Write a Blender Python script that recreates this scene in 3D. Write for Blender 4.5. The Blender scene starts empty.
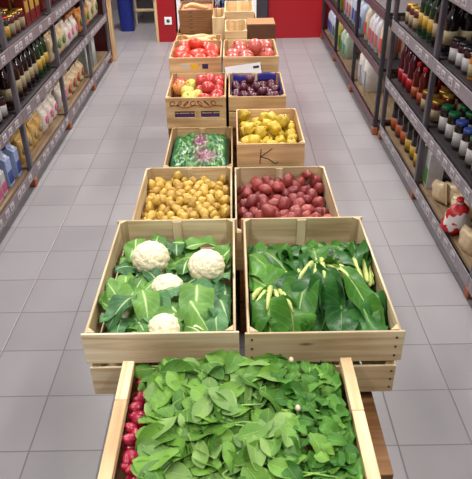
import bpy, bmesh, math, random
import numpy as np
from mathutils import Vector, Matrix, noise
random.seed(7)
sc = bpy.context.scene
COL = sc.collection

# ---------------------------------------------------------------- camera
F_PX, PITCH, ROLL, YAW, CAM_H = 597.4, .5555, -.0172, .0013, 1.665
fw = Vector((-math.sin(YAW)*math.cos(PITCH), math.cos(YAW)*math.cos(PITCH), -math.sin(PITCH)))
r0 = Vector((math.cos(YAW), math.sin(YAW), 0)); u0 = r0.cross(fw)
rt = r0*math.cos(ROLL) + u0*math.sin(ROLL); up = -r0*math.sin(ROLL) + u0*math.cos(ROLL)
cd = bpy.data.cameras.new('camera'); cam = bpy.data.objects.new('camera', cd); COL.objects.link(cam)
cd.sensor_fit = 'HORIZONTAL'; cd.sensor_width = 36; cd.lens = F_PX/472*36; cd.clip_start = .05
cam.matrix_world = Matrix(((rt.x, up.x, -fw.x, 0), (rt.y, up.y, -fw.y, 0), (rt.z, up.z, -fw.z, CAM_H), (0, 0, 0, 1)))
sc.camera = cam
# ---------------------------------------------------------------- world + exposure
sc.view_settings.view_transform = 'Standard'; sc.view_settings.look = 'None'
sc.view_settings.gamma = 1; sc.view_settings.exposure = 0.16
w = bpy.data.worlds.new('world'); sc.world = w; w.use_nodes = True
w.node_tree.nodes['Background'].inputs[0].default_value = (.80, .80, .86, 1)
w.node_tree.nodes['Background'].inputs[1].default_value = .1
# ceiling lamps' light (their housings are built with the room)
LAMPS = [(-.98, 0.2, 30), (.98, 0.2, 30), (-.98, 2.4, 30), (.98, 2.4, 30), (-.98, 4.6, 42), (.98, 4.6, 42), (-.98, 6.6, 58), (.98, 6.3, 46)]
for x, y, e in LAMPS:
    l = bpy.data.lights.new('lamp_light', 'AREA'); l.shape = 'RECTANGLE'; l.size = .22; l.size_y = 1.1
    l.energy = e; l.color = (1, .97, .93)
    o = bpy.data.objects.new('lamp_light', l); o.location = (x, y, 2.70); COL.objects.link(o)

# ---------------------------------------------------------------- materials
def mat(name, rough=.5, metal=0, spec=.5):
    m = bpy.data.materials.new(name); m.use_nodes = True
    b = m.node_tree.nodes['Principled BSDF']
    b.inputs['Roughness'].default_value = rough; b.inputs['Metallic'].default_value = metal
    b.inputs['Specular IOR Level'].default_value = spec
    return m, m.node_tree.nodes, m.node_tree.links, b
def rgb(c): return (*[((v/255)/12.92 if v/255 <= .04045 else ((v/255+.055)/1.055)**2.4) for v in c], 1)
_pc = {}
def plain(name, c, rough=.5, metal=0, var=.12, scale=30, bump=0, spec=.5, coat=0):
    """noisy single-hue material; c in sRGB 0..255"""
    if name in _pc: return _pc[name]
    m, N, L, b = mat(name, rough, metal, spec)
    tc = N.new('ShaderNodeTexCoord'); n = N.new('ShaderNodeTexNoise'); n.inputs['Scale'].default_value = scale
    n.inputs['Detail'].default_value = 4
    L.new(tc.outputs['Object'], n.inputs['Vector'])
    mx = N.new('ShaderNodeMix'); mx.data_type = 'RGBA'
    a = rgb(c); mx.inputs[6].default_value = (*[v*(1-var*2) for v in a[:3]], 1); mx.inputs[7].default_value = (*[min(1, v*(1+var*2)) for v in a[:3]], 1)
    L.new(n.outputs['Fac'], mx.inputs[0]); L.new(mx.outputs[2], b.inputs['Base Color'])
    if bump:
        bp = N.new('ShaderNodeBump'); bp.inputs['Strength'].default_value = bump; bp.inputs['Distance'].default_value = .003
        L.new(n.outputs['Fac'], bp.inputs['Height']); L.new(bp.outputs[0], b.inputs['Normal'])
    if coat: b.inputs['Coat Weight'].default_value = coat; b.inputs['Coat Roughness'].default_value = .1
    _pc[name] = m
    return m
def ramp(N, stops):
    r = N.new('ShaderNodeValToRGB'); e = r.color_ramp.elements
    while len(e) < len(stops): e.new(.5)
    for k, (p, c) in enumerate(stops): e[k].position = p; e[k].color = rgb(c) if len(c) == 3 else c
    return r
def wood(name, c1, c2, c3, rough=.6, grain=1.0):
    m, N, L, b = mat(name, rough)
    uv = N.new('ShaderNodeUVMap'); uv.uv_map = 'UVMap'
    mp = N.new('ShaderNodeMapping'); mp.inputs['Scale'].default_value = (2.5, 45*grain, 1); L.new(uv.outputs[0], mp.inputs[0])
    n = N.new('ShaderNodeTexNoise'); n.inputs['Scale'].default_value = 1; n.inputs['Detail'].default_value = 5; n.inputs['Distortion'].default_value = .6
    L.new(mp.outputs[0], n.inputs['Vector'])
    r = ramp(N, [(.3, c3), (.48, c2), (.68, c1)]); L.new(n.outputs['Fac'], r.inputs[0])
    mp2 = N.new('ShaderNodeMapping'); mp2.inputs['Scale'].default_value = (4, 14, 1); L.new(uv.outputs[0], mp2.inputs[0])
    v = N.new('ShaderNodeTexVoronoi'); v.inputs['Scale'].default_value = 1; L.new(mp2.outputs[0], v.inputs['Vector'])
    kr = ramp(N, [(.03, (70, 42, 25)), (.10, (255, 255, 255))]); L.new(v.outputs['Distance'], kr.inputs[0])
    mx = N.new('ShaderNodeMix'); mx.data_type = 'RGBA'; mx.blend_type = 'MULTIPLY'; mx.inputs[0].default_value = .75
    L.new(r.outputs[0], mx.inputs[6]); L.new(kr.outputs[0], mx.inputs[7])
    n3 = N.new('ShaderNodeTexNoise'); n3.inputs['Scale'].default_value = 3; L.new(uv.outputs[0], n3.inputs['Vector'])
    r3 = ramp(N, [(.35, (214, 206, 196)), (.6, (255, 255, 255))]); L.new(n3.outputs['Fac'], r3.inputs[0])
    m2 = N.new('ShaderNodeMix'); m2.data_type = 'RGBA'; m2.blend_type = 'MULTIPLY'; m2.inputs[0].default_value = 1
    L.new(mx.outputs[2], m2.inputs[6]); L.new(r3.outputs[0], m2.inputs[7]); L.new(m2.outputs[2], b.inputs['Base Color'])
    bp = N.new('ShaderNodeBump'); bp.inputs['Strength'].default_value = .25; bp.inputs['Distance'].default_value = .002
    L.new(n.outputs['Fac'], bp.inputs['Height']); L.new(bp.outputs[0], b.inputs['Normal'])
    return m
def leafmat(name, dark, light, rib, rough=.42, ribw=.07, veins=9, trans=.1):
    m, N, L, b = mat(name, rough, 0, .28)
    uv = N.new('ShaderNodeUVMap'); uv.uv_map = 'UVMap'
    sp = N.new('ShaderNodeSeparateXYZ'); L.new(uv.outputs[0], sp.inputs[0])
    at = N.new('ShaderNodeAttribute'); at.attribute_name = 'tone'
    tc = N.new('ShaderNodeTexCoord'); n = N.new('ShaderNodeTexNoise'); n.inputs['Scale'].default_value = 22; L.new(tc.outputs['Object'], n.inputs['Vector'])
    def M(op, a, bb=None, c=None):
        q = N.new('ShaderNodeMath'); q.operation = op
        for k, v in enumerate((a, bb, c)):
            if v is None: continue
            if isinstance(v, (int, float)): q.inputs[k].default_value = v
            else: L.new(v, q.inputs[k])
        return q.outputs[0]
    f = M('ADD', M('MULTIPLY', at.outputs['Fac'], .75), M('MULTIPLY_ADD', n.outputs['Fac'], .8, -.28))
    mx = N.new('ShaderNodeMix'); mx.data_type = 'RGBA'; mx.inputs[6].default_value = rgb(dark); mx.inputs[7].default_value = rgb(light)
    mx.clamp_factor = True; L.new(f, mx.inputs[0])
    s = M('ABSOLUTE', sp.outputs[0])                       # 0 at the midrib, 1 at the margin
    taper = M('MULTIPLY_ADD', sp.outputs[1], -ribw*.8, ribw)
    ribf = M('SUBTRACT', 1, M('SMOOTH_MIN', M('DIVIDE', s, taper), 1, .3))
    ph = M('FRACT', M('SUBTRACT', M('MULTIPLY', sp.outputs[1], veins), M('MULTIPLY', s, 2.2)))
    vf = M('MULTIPLY', M('LESS_THAN', ph, .12), .12)
    rf = M('MAXIMUM', M('MULTIPLY', ribf, 1.0), vf)
    m2 = N.new('ShaderNodeMix'); m2.data_type = 'RGBA'; m2.clamp_factor = True; m2.inputs[7].default_value = rgb(rib)
    L.new(rf, m2.inputs[0]); L.new(mx.outputs[2], m2.inputs[6]); L.new(m2.outputs[2], b.inputs['Base Color'])
    bp = N.new('ShaderNodeBump'); bp.inputs['Strength'].default_value = .5; bp.inputs['Distance'].default_value = .003
    L.new(M('ADD', M('MULTIPLY', n.outputs['Fac'], .7), rf), bp.inputs['Height']); L.new(bp.outputs[0], b.inputs['Normal'])
    tr = N.new('ShaderNodeBsdfTranslucent'); L.new(m2.outputs[2], tr.inputs[0])
    ms = N.new('ShaderNodeMixShader'); ms.inputs[0].default_value = trans
    L.new(b.outputs[0], ms.inputs[1]); L.new(tr.outputs[0], ms.inputs[2]); L.new(ms.outputs[0], N['Material Output'].inputs[0])
    return m
def speckle(name, c1, c2, spots, rough=.5, scale=9, sp_scale=45, bump=.3, coat=0, streak=(1, 1, 1)):
    """fruit and tuber skin: two colours in blotches, small spots on top; varies from one to the next"""
    m, N, L, b = mat(name, rough)
    tc = N.new('ShaderNodeTexCoord'); oi = N.new('ShaderNodeObjectInfo')
    ad = N.new('ShaderNodeVectorMath'); ad.operation = 'ADD'
    cx = N.new('ShaderNodeCombineXYZ'); sc_ = N.new('ShaderNodeMath'); sc_.operation = 'MULTIPLY'; sc_.inputs[1].default_value = 37
    L.new(oi.outputs['Random'], sc_.inputs[0]); L.new(sc_.outputs[0], cx.inputs[0]); L.new(sc_.outputs[0], cx.inputs[1])
    mp = N.new('ShaderNodeMapping'); mp.inputs['Scale'].default_value = streak
    L.new(tc.outputs['Object'], mp.inputs[0]); L.new(mp.outputs[0], ad.inputs[0]); L.new(cx.outputs[0], ad.inputs[1])
    n = N.new('ShaderNodeTexNoise'); n.inputs['Scale'].default_value = scale*3; n.inputs['Detail'].default_value = 3; L.new(ad.outputs[0], n.inputs['Vector'])
    r = ramp(N, [(.36, c1), (.64, c2)]); L.new(n.outputs['Fac'], r.inputs[0])
    n2 = N.new('ShaderNodeTexNoise'); n2.inputs['Scale'].default_value = sp_scale*4; L.new(ad.outputs[0], n2.inputs['Vector'])
    r2 = ramp(N, [(.60, (0, 0, 0)), (.72, (255, 255, 255))]); L.new(n2.outputs['Fac'], r2.inputs[0])
    mx = N.new('ShaderNodeMix'); mx.data_type = 'RGBA'; L.new(r2.outputs[0], mx.inputs[0]); L.new(r.outputs[0], mx.inputs[6]); mx.inputs[7].default_value = rgb(spots)
    hs = N.new('ShaderNodeHueSaturation'); mr = N.new('ShaderNodeMapRange'); mr.inputs[3].default_value = .82; mr.inputs[4].default_value = 1.12
    L.new(oi.outputs['Random'], mr.inputs[0]); L.new(mr.outputs[0], hs.inputs['Value']); L.new(mx.outputs[2], hs.inputs['Color']); L.new(hs.outputs[0], b.inputs['Base Color'])
    bp = N.new('ShaderNodeBump'); bp.inputs['Strength'].default_value = bump; bp.inputs['Distance'].default_value = .002
    L.new(n2.outputs['Fac'], bp.inputs['Height']); L.new(bp.outputs[0], b.inputs['Normal'])
    if coat: b.inputs['Coat Weight'].default_value = coat; b.inputs['Coat Roughness'].default_value = .15
    return m

# ---------------------------------------------------------------- mesh builder
class MB:
    def __init__(s):
        s.bm = bmesh.new(); s.uv = s.bm.loops.layers.uv.new('UVMap'); s.tone = s.bm.verts.layers.float.new('tone'); s.mi = 0
    def face(s, vs, uvs=None, smooth=False):
        try: f = s.bm.faces.new(vs)
        except ValueError: return None
        f.smooth = smooth; f.material_index = s.mi
        if uvs:
            for l, u in zip(f.loops, uvs): l[s.uv].uv = u
        return f
    def box(s, a, b, M=None, bev=0.0012):
        """axis-aligned box between corners a and b with softened edges; UV runs along the longest side"""
        a = Vector(a); b = Vector(b); c = (a+b)/2; h = (b-a)/2
        h = Vector((abs(h.x), abs(h.y), abs(h.z))); bev = min(bev, min(h)*.6)
        ax = sorted(range(3), key=lambda k: -h[k]); off = (random.random()*9, random.random()*9)
        vs = {}
        def V(p):
            k = tuple(round(q, 6) for q in p)
            if k not in vs:
                q = Vector(p)+c
                vs[k] = s.bm.verts.new(M @ q if M else q)
            return vs[k]
        def uvp(p, n):
            o = [k for k in ax if k != n]
            return (p[o[0]]+off[0], p[o[1]]+off[1]+n*.37)
        quads = []
        for n in range(3):
            i, j = (n+1) % 3, (n+2) % 3
            for sg in (-1, 1):
                ps = []
                for si, sj in ((-1, -1), (1, -1), (1, 1), (-1, 1)):
                    p = [0, 0, 0]; p[n] = sg*h[n]; p[i] = si*(h[i]-bev); p[j] = sj*(h[j]-bev); ps.append(tuple(p))
                if sg < 0: ps.reverse()
                quads.append((ps, n))
        for n in range(3):                      # bevel strips along axis n
            i, j = (n+1) % 3, (n+2) % 3
            for si in (-1, 1):
                for sj in (-1, 1):
                    ps = []
                    for e, t in ((0, -1), (0, 1), (1, 1), (1, -1)):
                        p = [0, 0, 0]; p[n] = t*(h[n]-bev)
                        p[i] = si*(h[i] if e == 0 else h[i]-bev); p[j] = sj*(h[j]-bev if e == 0 else h[j]); ps.append(tuple(p))
                    if si*sj > 0: ps.reverse()
                    quads.append((ps, i))
        for ps, n in quads: s.face([V(p) for p in ps], [uvp(p, n) for p in ps])
        for sx in (-1, 1):
            for sy in (-1, 1):
                for sz in (-1, 1):
                    ps = [(sx*h.x, sy*(h.y-bev), sz*(h.z-bev)), (sx*(h.x-bev), sy*h.y, sz*(h.z-bev)), (sx*(h.x-bev), sy*(h.y-bev), sz*h.z)]
                    if sx*sy*sz < 0: ps.reverse()
                    s.face([V(p) for p in ps], [uvp(p, 0) for p in ps])
        return s
    def lathe(s, prof, seg=16, M=None, sx=1, sy=1):
        rings = []
        for r, z in prof:
            if r < 1e-6: rings.append([s.bm.verts.new(M @ Vector((0, 0, z)) if M else Vector((0, 0, z)))])
            else: rings.append([s.bm.verts.new((M @ v) if M else v) for v in (Vector((sx*r*math.cos(a), sy*r*math.sin(a), z)) for a in (2*math.pi*k/seg for k in range(seg)))])
        for q, (A, B) in enumerate(zip(rings, rings[1:])):
            for k in range(seg):
                k2 = (k+1) % seg; u = (k/seg, (k+1)/seg)
                if len(A) == 1 and len(B) == 1: continue
                if len(A) == 1: s.face([A[0], B[k2], B[k]], [(u[0], q), (u[1], q+1), (u[0], q+1)], True)
                elif len(B) == 1: s.face([A[k], A[k2], B[0]], [(u[0], q), (u[1], q), (u[0], q+1)], True)
                else: s.face([A[k], A[k2], B[k2], B[k]], [(u[0], q), (u[1], q), (u[1], q+1), (u[0], q+1)], True)
        return s
    def tube(s, pts, rad, seg=6, tone=.5):
        pts = [Vector(p) for p in pts]; rad = rad if isinstance(rad, (list, tuple)) else [rad]*len(pts)
        rings = []
        for i, p in enumerate(pts):
            d = (pts[min(i+1, len(pts)-1)]-pts[max(i-1, 0)]).normalized()
            a = d.cross(Vector((0, 0, 1)));
            if a.length < .05: a = d.cross(Vector((1, 0, 0)))
            a.normalize(); b = a.cross(d)
            rings.append([s.bm.verts.new(p+(a*math.cos(t)+b*math.sin(t))*rad[i]) for t in (2*math.pi*k/seg for k in range(seg))])
        for r in rings:
            for v in r: v[s.tone] = tone
        for i, (A, B) in enumerate(zip(rings, rings[1:])):
            for k in range(seg): s.face([A[k], A[(k+1) % seg], B[(k+1) % seg], B[k]], [(.0, .2)]*4, True)
        s.face(rings[0][::-1], [(0, .2)]*seg); s.face(rings[-1], [(0, .2)]*seg)
        return s
    def leaf(s, base, d, n, L, W, bend=.6, fold=.25, wave=.12, tone=.5, nx=3, ny=8, shape=.8, ripples=3):
        """a leaf blade: base point, direction, surface normal; bends down along its length"""
        d = Vector(d).normalized(); n = Vector(n); n = (n-d*n.dot(d)).normalized(); sd = d.cross(n).normalized()
        p = Vector(base); ph = random.random()*6; ph2 = random.random()*6; rows = []; step = L/ny; tw = random.uniform(-.25, .25)
        for j in range(ny+1):
            t = j/ny
            wd = W/2*(max(0, math.sin(math.pi*min(1, (t*.97+.015))**shape))**.75)
            row = []
            for i in range(-nx, nx+1):
                q = i/nx; a = abs(q)
                hgt = fold*wd*(a**1.4)+wave*W*a*math.sin(ph+t*ripples*6.28+(ph2 if q > 0 else 0))*.5+tw*wd*q*t
                v = s.bm.verts.new(p+sd*wd*q*(1-.1*a*fold)+n*hgt); v[s.tone] = tone; row.append((v, (q, t)))
            rows.append(row)
            ang = -bend/ny*(1+.8*t)
            R = Matrix.Rotation(ang, 3, sd); d = R @ d; n = R @ n; p = p+d*step
        for A, B in zip(rows, rows[1:]):
            for k in range(2*nx):
                q = [A[k], A[k+1], B[k+1], B[k]]; s.face([x[0] for x in q], [x[1] for x in q], True)
        return s
    def keep_in(s, O, x0, x1, y0, y1):
        """press what would pass through the crate walls flat against their inner faces"""
        for v in s.bm.verts:
            x, y = v.co.x+O[0], v.co.y+O[1]
            if x > x1: x = x1-.006*math.exp(-(x-x1)*25)
            if x < x0: x = x0+.006*math.exp((x-x0)*25)
            if y > y1: y = y1-.006*math.exp(-(y-y1)*25)
            if y < y0: y = y0+.006*math.exp((y-y0)*25)
            v.co.x, v.co.y = x-O[0], y-O[1]
        return s
    def build(s, name, mats, parent=None, bevel=0):
        me = bpy.data.meshes.new(name); s.bm.normal_update(); s.bm.to_mesh(me); s.bm.free()
        for m in (mats if isinstance(mats, (list, tuple)) else [mats]): me.materials.append(m)
        o = bpy.data.objects.new(name, me); COL.objects.link(o)
        if parent: o.parent = parent
        return o
def tag(o, label, cat, group=None, kind=None):
    o['label'] = label
    if cat: o['category'] = cat
    if group: o['group'] = group
    if kind: o['kind'] = kind
    return o
def thing(name, label, cat, loc=(0, 0, 0), rz=0, group=None):
    o = bpy.data.objects.new(name, None); COL.objects.link(o); o.location = loc; o.rotation_euler = (0, 0, rz); o.empty_display_size = .02
    return tag(o, label, cat, group)
def struct(o):
    o['kind'] = 'structure'; return o
def dup(src, loc, rot=(0, 0, 0), label=None, scale=None):
    def cp(o, par):
        c = o.copy(); COL.objects.link(c); c.parent = par
        for ch in KIDS.get(o.name, ()): cp(ch, c)
        return c
    c = cp(src, None); c.location = loc; c.rotation_euler = rot
    if label: c['label'] = label
    if scale is not None: c.scale = (scale,)*3 if isinstance(scale, (int, float)) else scale
    return c
KIDS = {}
def proto(o):
    """remember a thing's tree so that dup() can copy it"""
    def rec(p):
        KIDS[p.name] = [c for c in bpy.data.objects if c.parent == p]
        for c in KIDS[p.name]: rec(c)
    rec(o); return o
class Spawner:
    """the first placement moves the prototype, the next ones copy it"""
    def __init__(s, make): s.make = make; s.o = None
    def put(s, loc, rot=(0, 0, 0), label=None, group=None, scale=1, cat=None):
        if s.o is None:
            s.o = proto(s.make()); o = s.o; o.location = loc; o.rotation_euler = rot
            o.scale = (scale,)*3 if isinstance(scale, (int, float)) else scale
        else: o = dup(s.o, loc, rot, None, scale)
        if label: o['label'] = label
        if group: o['group'] = group
        elif 'group' in o: del o['group']
        return o

# ---------------------------------------------------------------- material library
W_NEW = wood('pale_wood', (236, 214, 176), (224, 196, 150), (205, 172, 126))
W_WEATH = wood('weathered_wood', (222, 206, 172), (208, 188, 150), (178, 156, 118))
W_TAN = wood('tan_wood', (222, 190, 144), (206, 170, 124), (182, 144, 100))
W_BROWN = wood('brown_wood', (172, 128, 78), (152, 108, 62), (124, 84, 46))
METAL = plain('grey_metal', (98, 93, 102), .45, .35, .08, 12)
METAL_D = plain('dark_metal', (62, 60, 66), .45, .35, .1, 12)
LIP = plain('shelf_lip_grey', (138, 130, 138), .5, .1, .12, 25)
TAGW = plain('price_label_white', (184, 178, 180), .5, 0, .04)
TAGY = plain('price_label_print', (112, 106, 118), .5)
FOOT = plain('foot_brown', (150, 84, 52), .6)
RED = plain('red_paint', (150, 8, 22), .42, 0, .04, 2)
WHITE = plain('white_plastic', (228, 228, 232), .4, 0, .03)

# ---------------------------------------------------------------- room
def floor_mat():
    m, N, L, b = mat('grey_floor_tile', .34)
    tc = N.new('ShaderNodeTexCoord'); sp = N.new('ShaderNodeSeparateXYZ'); L.new(tc.outputs['Object'], sp.inputs[0])
    def M(op, a, bb=None, c=None):
        q = N.new('ShaderNodeMath'); q.operation = op
        for k, v in enumerate((a, bb, c)):
            if v is None: continue
            if isinstance(v, (int, float)): q.inputs[k].default_value = v
            else: L.new(v, q.inputs[k])
        return q.outputs[0]
    tx = M('MULTIPLY_ADD', sp.outputs[0], 4, 2.86+10); ty = M('MULTIPLY_ADD', sp.outputs[1], 4, -5.38+20)
    def line(t):
        fr = M('FRACT', t); return M('MINIMUM', fr, M('SUBTRACT', 1, fr))
    dd = M('MINIMUM', line(tx), line(ty))
    g = N.new('ShaderNodeMapRange'); g.inputs[1].default_value = .005; g.inputs[2].default_value = .014; L.new(dd, g.inputs[0])
    cid = N.new('ShaderNodeCombineXYZ'); L.new(M('FLOOR', tx), cid.inputs[0]); L.new(M('FLOOR', ty), cid.inputs[1])
    wn = N.new('ShaderNodeTexWhiteNoise'); wn.noise_dimensions = '3D'; L.new(cid.outputs[0], wn.inputs['Vector'])
    n = N.new('ShaderNodeTexNoise'); n.inputs['Scale'].default_value = 3; n.inputs['Detail'].default_value = 5; L.new(tc.outputs['Object'], n.inputs['Vector'])
    f = M('ADD', M('MULTIPLY', wn.outputs['Value'], .4), M('MULTIPLY', n.outputs['Fac'], .6))
    r = ramp(N, [(.15, (124, 120, 123)), (.85, (139, 135, 138))]); L.new(f, r.inputs[0])
    mx = N.new('ShaderNodeMix'); mx.data_type = 'RGBA'; mx.inputs[6].default_value = rgb((98, 92, 95))
    L.new(g.outputs[0], mx.inputs[0]); L.new(r.outputs[0], mx.inputs[7]); L.new(mx.outputs[2], b.inputs['Base Color'])
    rr = N.new('ShaderNodeMapRange'); rr.inputs[3].default_value = .28; rr.inputs[4].default_value = .42; L.new(n.outputs['Fac'], rr.inputs[0]); L.new(rr.outputs[0], b.inputs['Roughness'])
    bp = N.new('ShaderNodeBump'); bp.inputs['Strength'].default_value = .4; bp.inputs['Distance'].default_value = .002
    L.new(g.outputs[0], bp.inputs['Height']); L.new(bp.outputs[0], b.inputs['Normal'])
    return m
XW0, XW1, YB, YF = -1.80, 1.60, 8.9, -2.5
struct(MB().box((XW0-.1, YF-.1, -.1), (XW1+.1, YB+.1, 0), bev=0).build('floor', floor_mat()))
WALL = plain('grey_plaster', (120, 112, 116), .8, 0, .04, 3)
CEIL = plain('white_ceiling', (170, 170, 170), .8, 0, .02, 3)
struct(MB().box((XW0-.1, YF, 0), (XW0, YB, 2.9), bev=0).build('wall_left', WALL))
struct(MB().box((XW1, YF, 0), (XW1+.1, YB, 2.9), bev=0).build('wall_right', WALL))
struct(MB().box((XW0-.1, YF-.1, 0), (XW1+.1, YF, 2.9), bev=0).build('wall_front', WALL))
struct(MB().box((XW0-.1, YB, 0), (-.2, YB+.1, 2.9), bev=0).build('wall_back', WALL))
struct(MB().box((.40, 7.06, 0), (XW1+.1, 7.2, 2.9), bev=0).build('wall_right_back', RED))
struct(MB().box((-.62, 7.75, 0), (.42, 7.9, 2.9), bev=0).build('wall_middle_back', WALL))
struct(MB().box((-.84, 6.97, 0), (-.64, 7.9, 2.9)).build('trim_1', RED))
struct(MB().box((-.868, 6.955, 0), (-.84, 7.02, 2.9)).build('trim_2', W_TAN))
struct(MB().box((XW0-.1, YF-.1, 2.9), (XW1+.1, YB+.1, 3.0), bev=0).build('ceiling', CEIL))
HOUSE = plain('lamp_housing', (220, 220, 220), .5)
GLOW, gN, gL, gB = mat('lamp_diffuser', .5); gB.inputs['Emission Color'].default_value = (1, .97, .93, 1); gB.inputs['Emission Strength'].default_value = 4
def mk_lamp():
    t = thing('ceiling_light', 'long white fluorescent ceiling light over the aisle', 'ceiling light', group='ceiling lights over the aisles')
    MB().box((-.2, -.65, 2.74), (.2, .65, 2.90)).build('housing', HOUSE, t)
    MB().box((-.18, -.63, 2.715), (.18, .63, 2.74)).build('diffuser', GLOW, t)
    return t
LS = Spawner(mk_lamp)
for x, y, e in LAMPS: LS.put((x, y, 0), group='ceiling lights over the aisles')
# socket on the pillar
t = thing('wall_socket', 'white power socket low on the red pillar', 'socket', (-.725, 6.968, .232))
MB().box((-.04, -.012, -.04), (.04, 0, .04)).build('face_plate', WHITE, t)
MB().lathe([(0, .013), (.02, .013), (.02, .0115), (.0, .0115)], 12, Matrix.Rotation(math.pi/2, 4, 'X')).build('outlet', plain('socket_dark', (70, 66, 66), .5), t)

# ---------------------------------------------------------------- display cooler behind the crates
t = thing('display_cooler', 'glass-fronted display cooler with white frame beside the red pillar', 'cooler', (-.18, 6.95, 0))
b_ = MB(); b_.box((-.43, .05, 0), (-.40, .62, 1.9)); b_.box((.40, .05, 0), (.43, .62, 1.9)); b_.box((-.40, .60, 0), (.40, .62, 1.9)); b_.box((-.43, .05, 1.9), (.43, .62, 1.95)); b_.box((-.40, .05, 0), (.40, .62, .09))
b_.build('cabinet', plain('cooler_inside', (150, 160, 170), .5), t)
b_ = MB(); b_.box((-.44, 0, .02), (-.395, .05, 1.95)); b_.box((.395, 0, .02), (.44, .05, 1.95)); b_.box((-.395, 0, .02), (.395, .05, .08)); b_.box((-.395, 0, 1.88), (.395, .05, 1.95))
b_.build('door_frame', WHITE, t)
gm, N, L, gb = mat('clear_glass', .05); gb.inputs['Transmission Weight'].default_value = 1; gb.inputs['Base Color'].default_value = (.85, .93, .95, 1)
gb.inputs['IOR'].default_value = 1.1
MB().box((-.395, .018, .08), (.395, .024, 1.88)).build('glass_pane', gm, t)
for z in (.30, .62, .95, 1.3): MB().box((-.40, .07, z), (.40, .58, z+.015)).build('shelf', METAL, t)
t = thing('dark_cabinet', 'dark grey cabinet between the cooler and the red wall', 'cabinet', (.32, 7.0, 0))
MB().box((-.065, 0, .04), (.075, .55, 1.7), bev=.006).build('body', plain('charcoal_panel', (44, 40, 48), .5), t)
MB().box((-.055, -.012, .08), (.065, 0, 1.66), bev=.004).build('door', plain('charcoal_door', (54, 48, 56), .45), t)
MB().box((-.06, .02, 0), (.07, .5, .04)).build('plinth', METAL_D, t)

# ---------------------------------------------------------------- shelving units
SH_D = .42
TAGMESH = None
def price_tag(side):
    b = MB(); x = 0; s = -side
    b.box((-.001, -.028, -.019), (.001, .028, .019), bev=.0004)
    b.mi = 1
    b.box((s*.001, -.022, -.012), (s*.0016, .002, .003), bev=.0001); b.box((s*.001, -.02, .007), (s*.0016, .02, .011), bev=.0001); b.box((s*.001, .007, -.012), (s*.0016, .022, -.004), bev=.0001)
    return b
def shelving(label, side, xf, ys, levels, top, planks, lipm=LIP, tags=8, postm=METAL, lip_h=.055):
    """side -1: faces +x from the left of the aisle; side +1 faces -x. xf: front plane"""
    t = thing('shelving_unit', label, 'shelving', (xf, ys[0], 0))
    xb = side*SH_D
    for y in ys:
        for xx in (0, xb-side*.03):
            b = MB(); y0 = y-ys[0]
            b.box((xx-.0 if side > 0 else xx-.028, y0-.016, .05), (xx+.028 if side > 0 else xx, y0+.016, top), bev=.003)
            b.build('post', postm, t)
            MB().box((xx-.006 if side > 0 else xx-.036, y0-.024, 0), (xx+.036 if side > 0 else xx+.006, y0+.024, .055), bev=.006).build('foot', FOOT, t)
    tagsrc = None
    for q, (ya, yb) in enumerate(zip(ys, ys[1:])):
        a, c = ya-ys[0], yb-ys[0]
        for lv, z in enumerate(levels):
            m = planks[min(lv, len(planks)-1)]
            p = MB().box((min(side*.03, xb), a+.018, z-.02), (max(side*.03, xb), c-.018, z), bev=.001).build('shelf_board', m, t)
            lip = MB().box((-.004 if side > 0 else 0.0, a+.002, z-lip_h), (0.0 if side > 0 else .004, c-.002, z+.012), bev=.002)
            lip.box((0 if side > 0 else -.03, a+.017, z-lip_h), (.03 if side > 0 else 0, c-.017, z-lip_h+.008), bev=.001)
            lo = lip.build('front_lip', lipm, t)
            if tags and ya < 5.5:
                nt = tags
                for k in range(nt):
                    if random.random() < .12: continue
                    yy = a+.06+(c-a-.12)*(k+.5)/nt+random.uniform(-.02, .02)
                    if tagsrc is None: tagsrc = price_tag(side).build('price_label', [TAGW, TAGY], lo); o = tagsrc
                    else: o = tagsrc.copy(); COL.objects.link(o); o.parent = lo
                    o.location = (-side*.0052, yy, z-.022)
        MB().box((xb-.004 if side > 0 else xb, a+.018, .06), (xb if side > 0 else xb+.004, c-.018, top-.02), bev=.001).build('back_panel', postm, t)
    return t
BOARD = wood('beige_board', (172, 148, 120), (158, 134, 106), (142, 118, 92))
LY = [1.45, 2.40, 3.365, 4.32, 5.27, 6.17]
RY = [1.20, 2.16, 3.12, 4.03]
FY = [4.12, 5.10, 6.08, 7.02]
LLEV = [.115, .47, .83, 1.19]
RLEV = [.10, .44, .81, 1.17]
FLEV = [.10, .47, .84]
SHELF_G = plain('shelf_grey', (66, 60, 62), .55, .1, .08, 15)
shelving('grey metal shelving unit along the left side of the aisle', -1, -1.245, LY, LLEV, 1.65, [BOARD, SHELF_G], plain('left_lip_mauve', (122, 110, 114), .5, .1, .15, 30))
shelving('grey metal shelving unit on the near right side of the aisle', 1, 1.035, RY, RLEV, 1.65, [BOARD, SHELF_G])
LIPR = plain('dark_red_lip', (98, 66, 74), .5, .1, .12, 25)
shelving('darker metal shelving unit at the far right by the red wall', 1, 1.005, FY, FLEV, 1.3, [BOARD, SHELF_G], LIPR, 0, METAL_D, .04)
o = MB().box((-1.245, 6.215, 0), (-1.205, 6.255, 1.7), bev=.003).build('timber_post', W_TAN)
tag(o, 'upright yellowish timber post at the far end of the left shelving', 'post')
o = MB().box((-1.66, 6.262, .02), (-1.25, 6.285, 1.6), bev=.002); o = o.build('end_panel', plain('maroon_board', (92, 30, 36), .5))
tag(o, 'dark red board closing the far end of the left shelving', 'panel')

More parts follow.
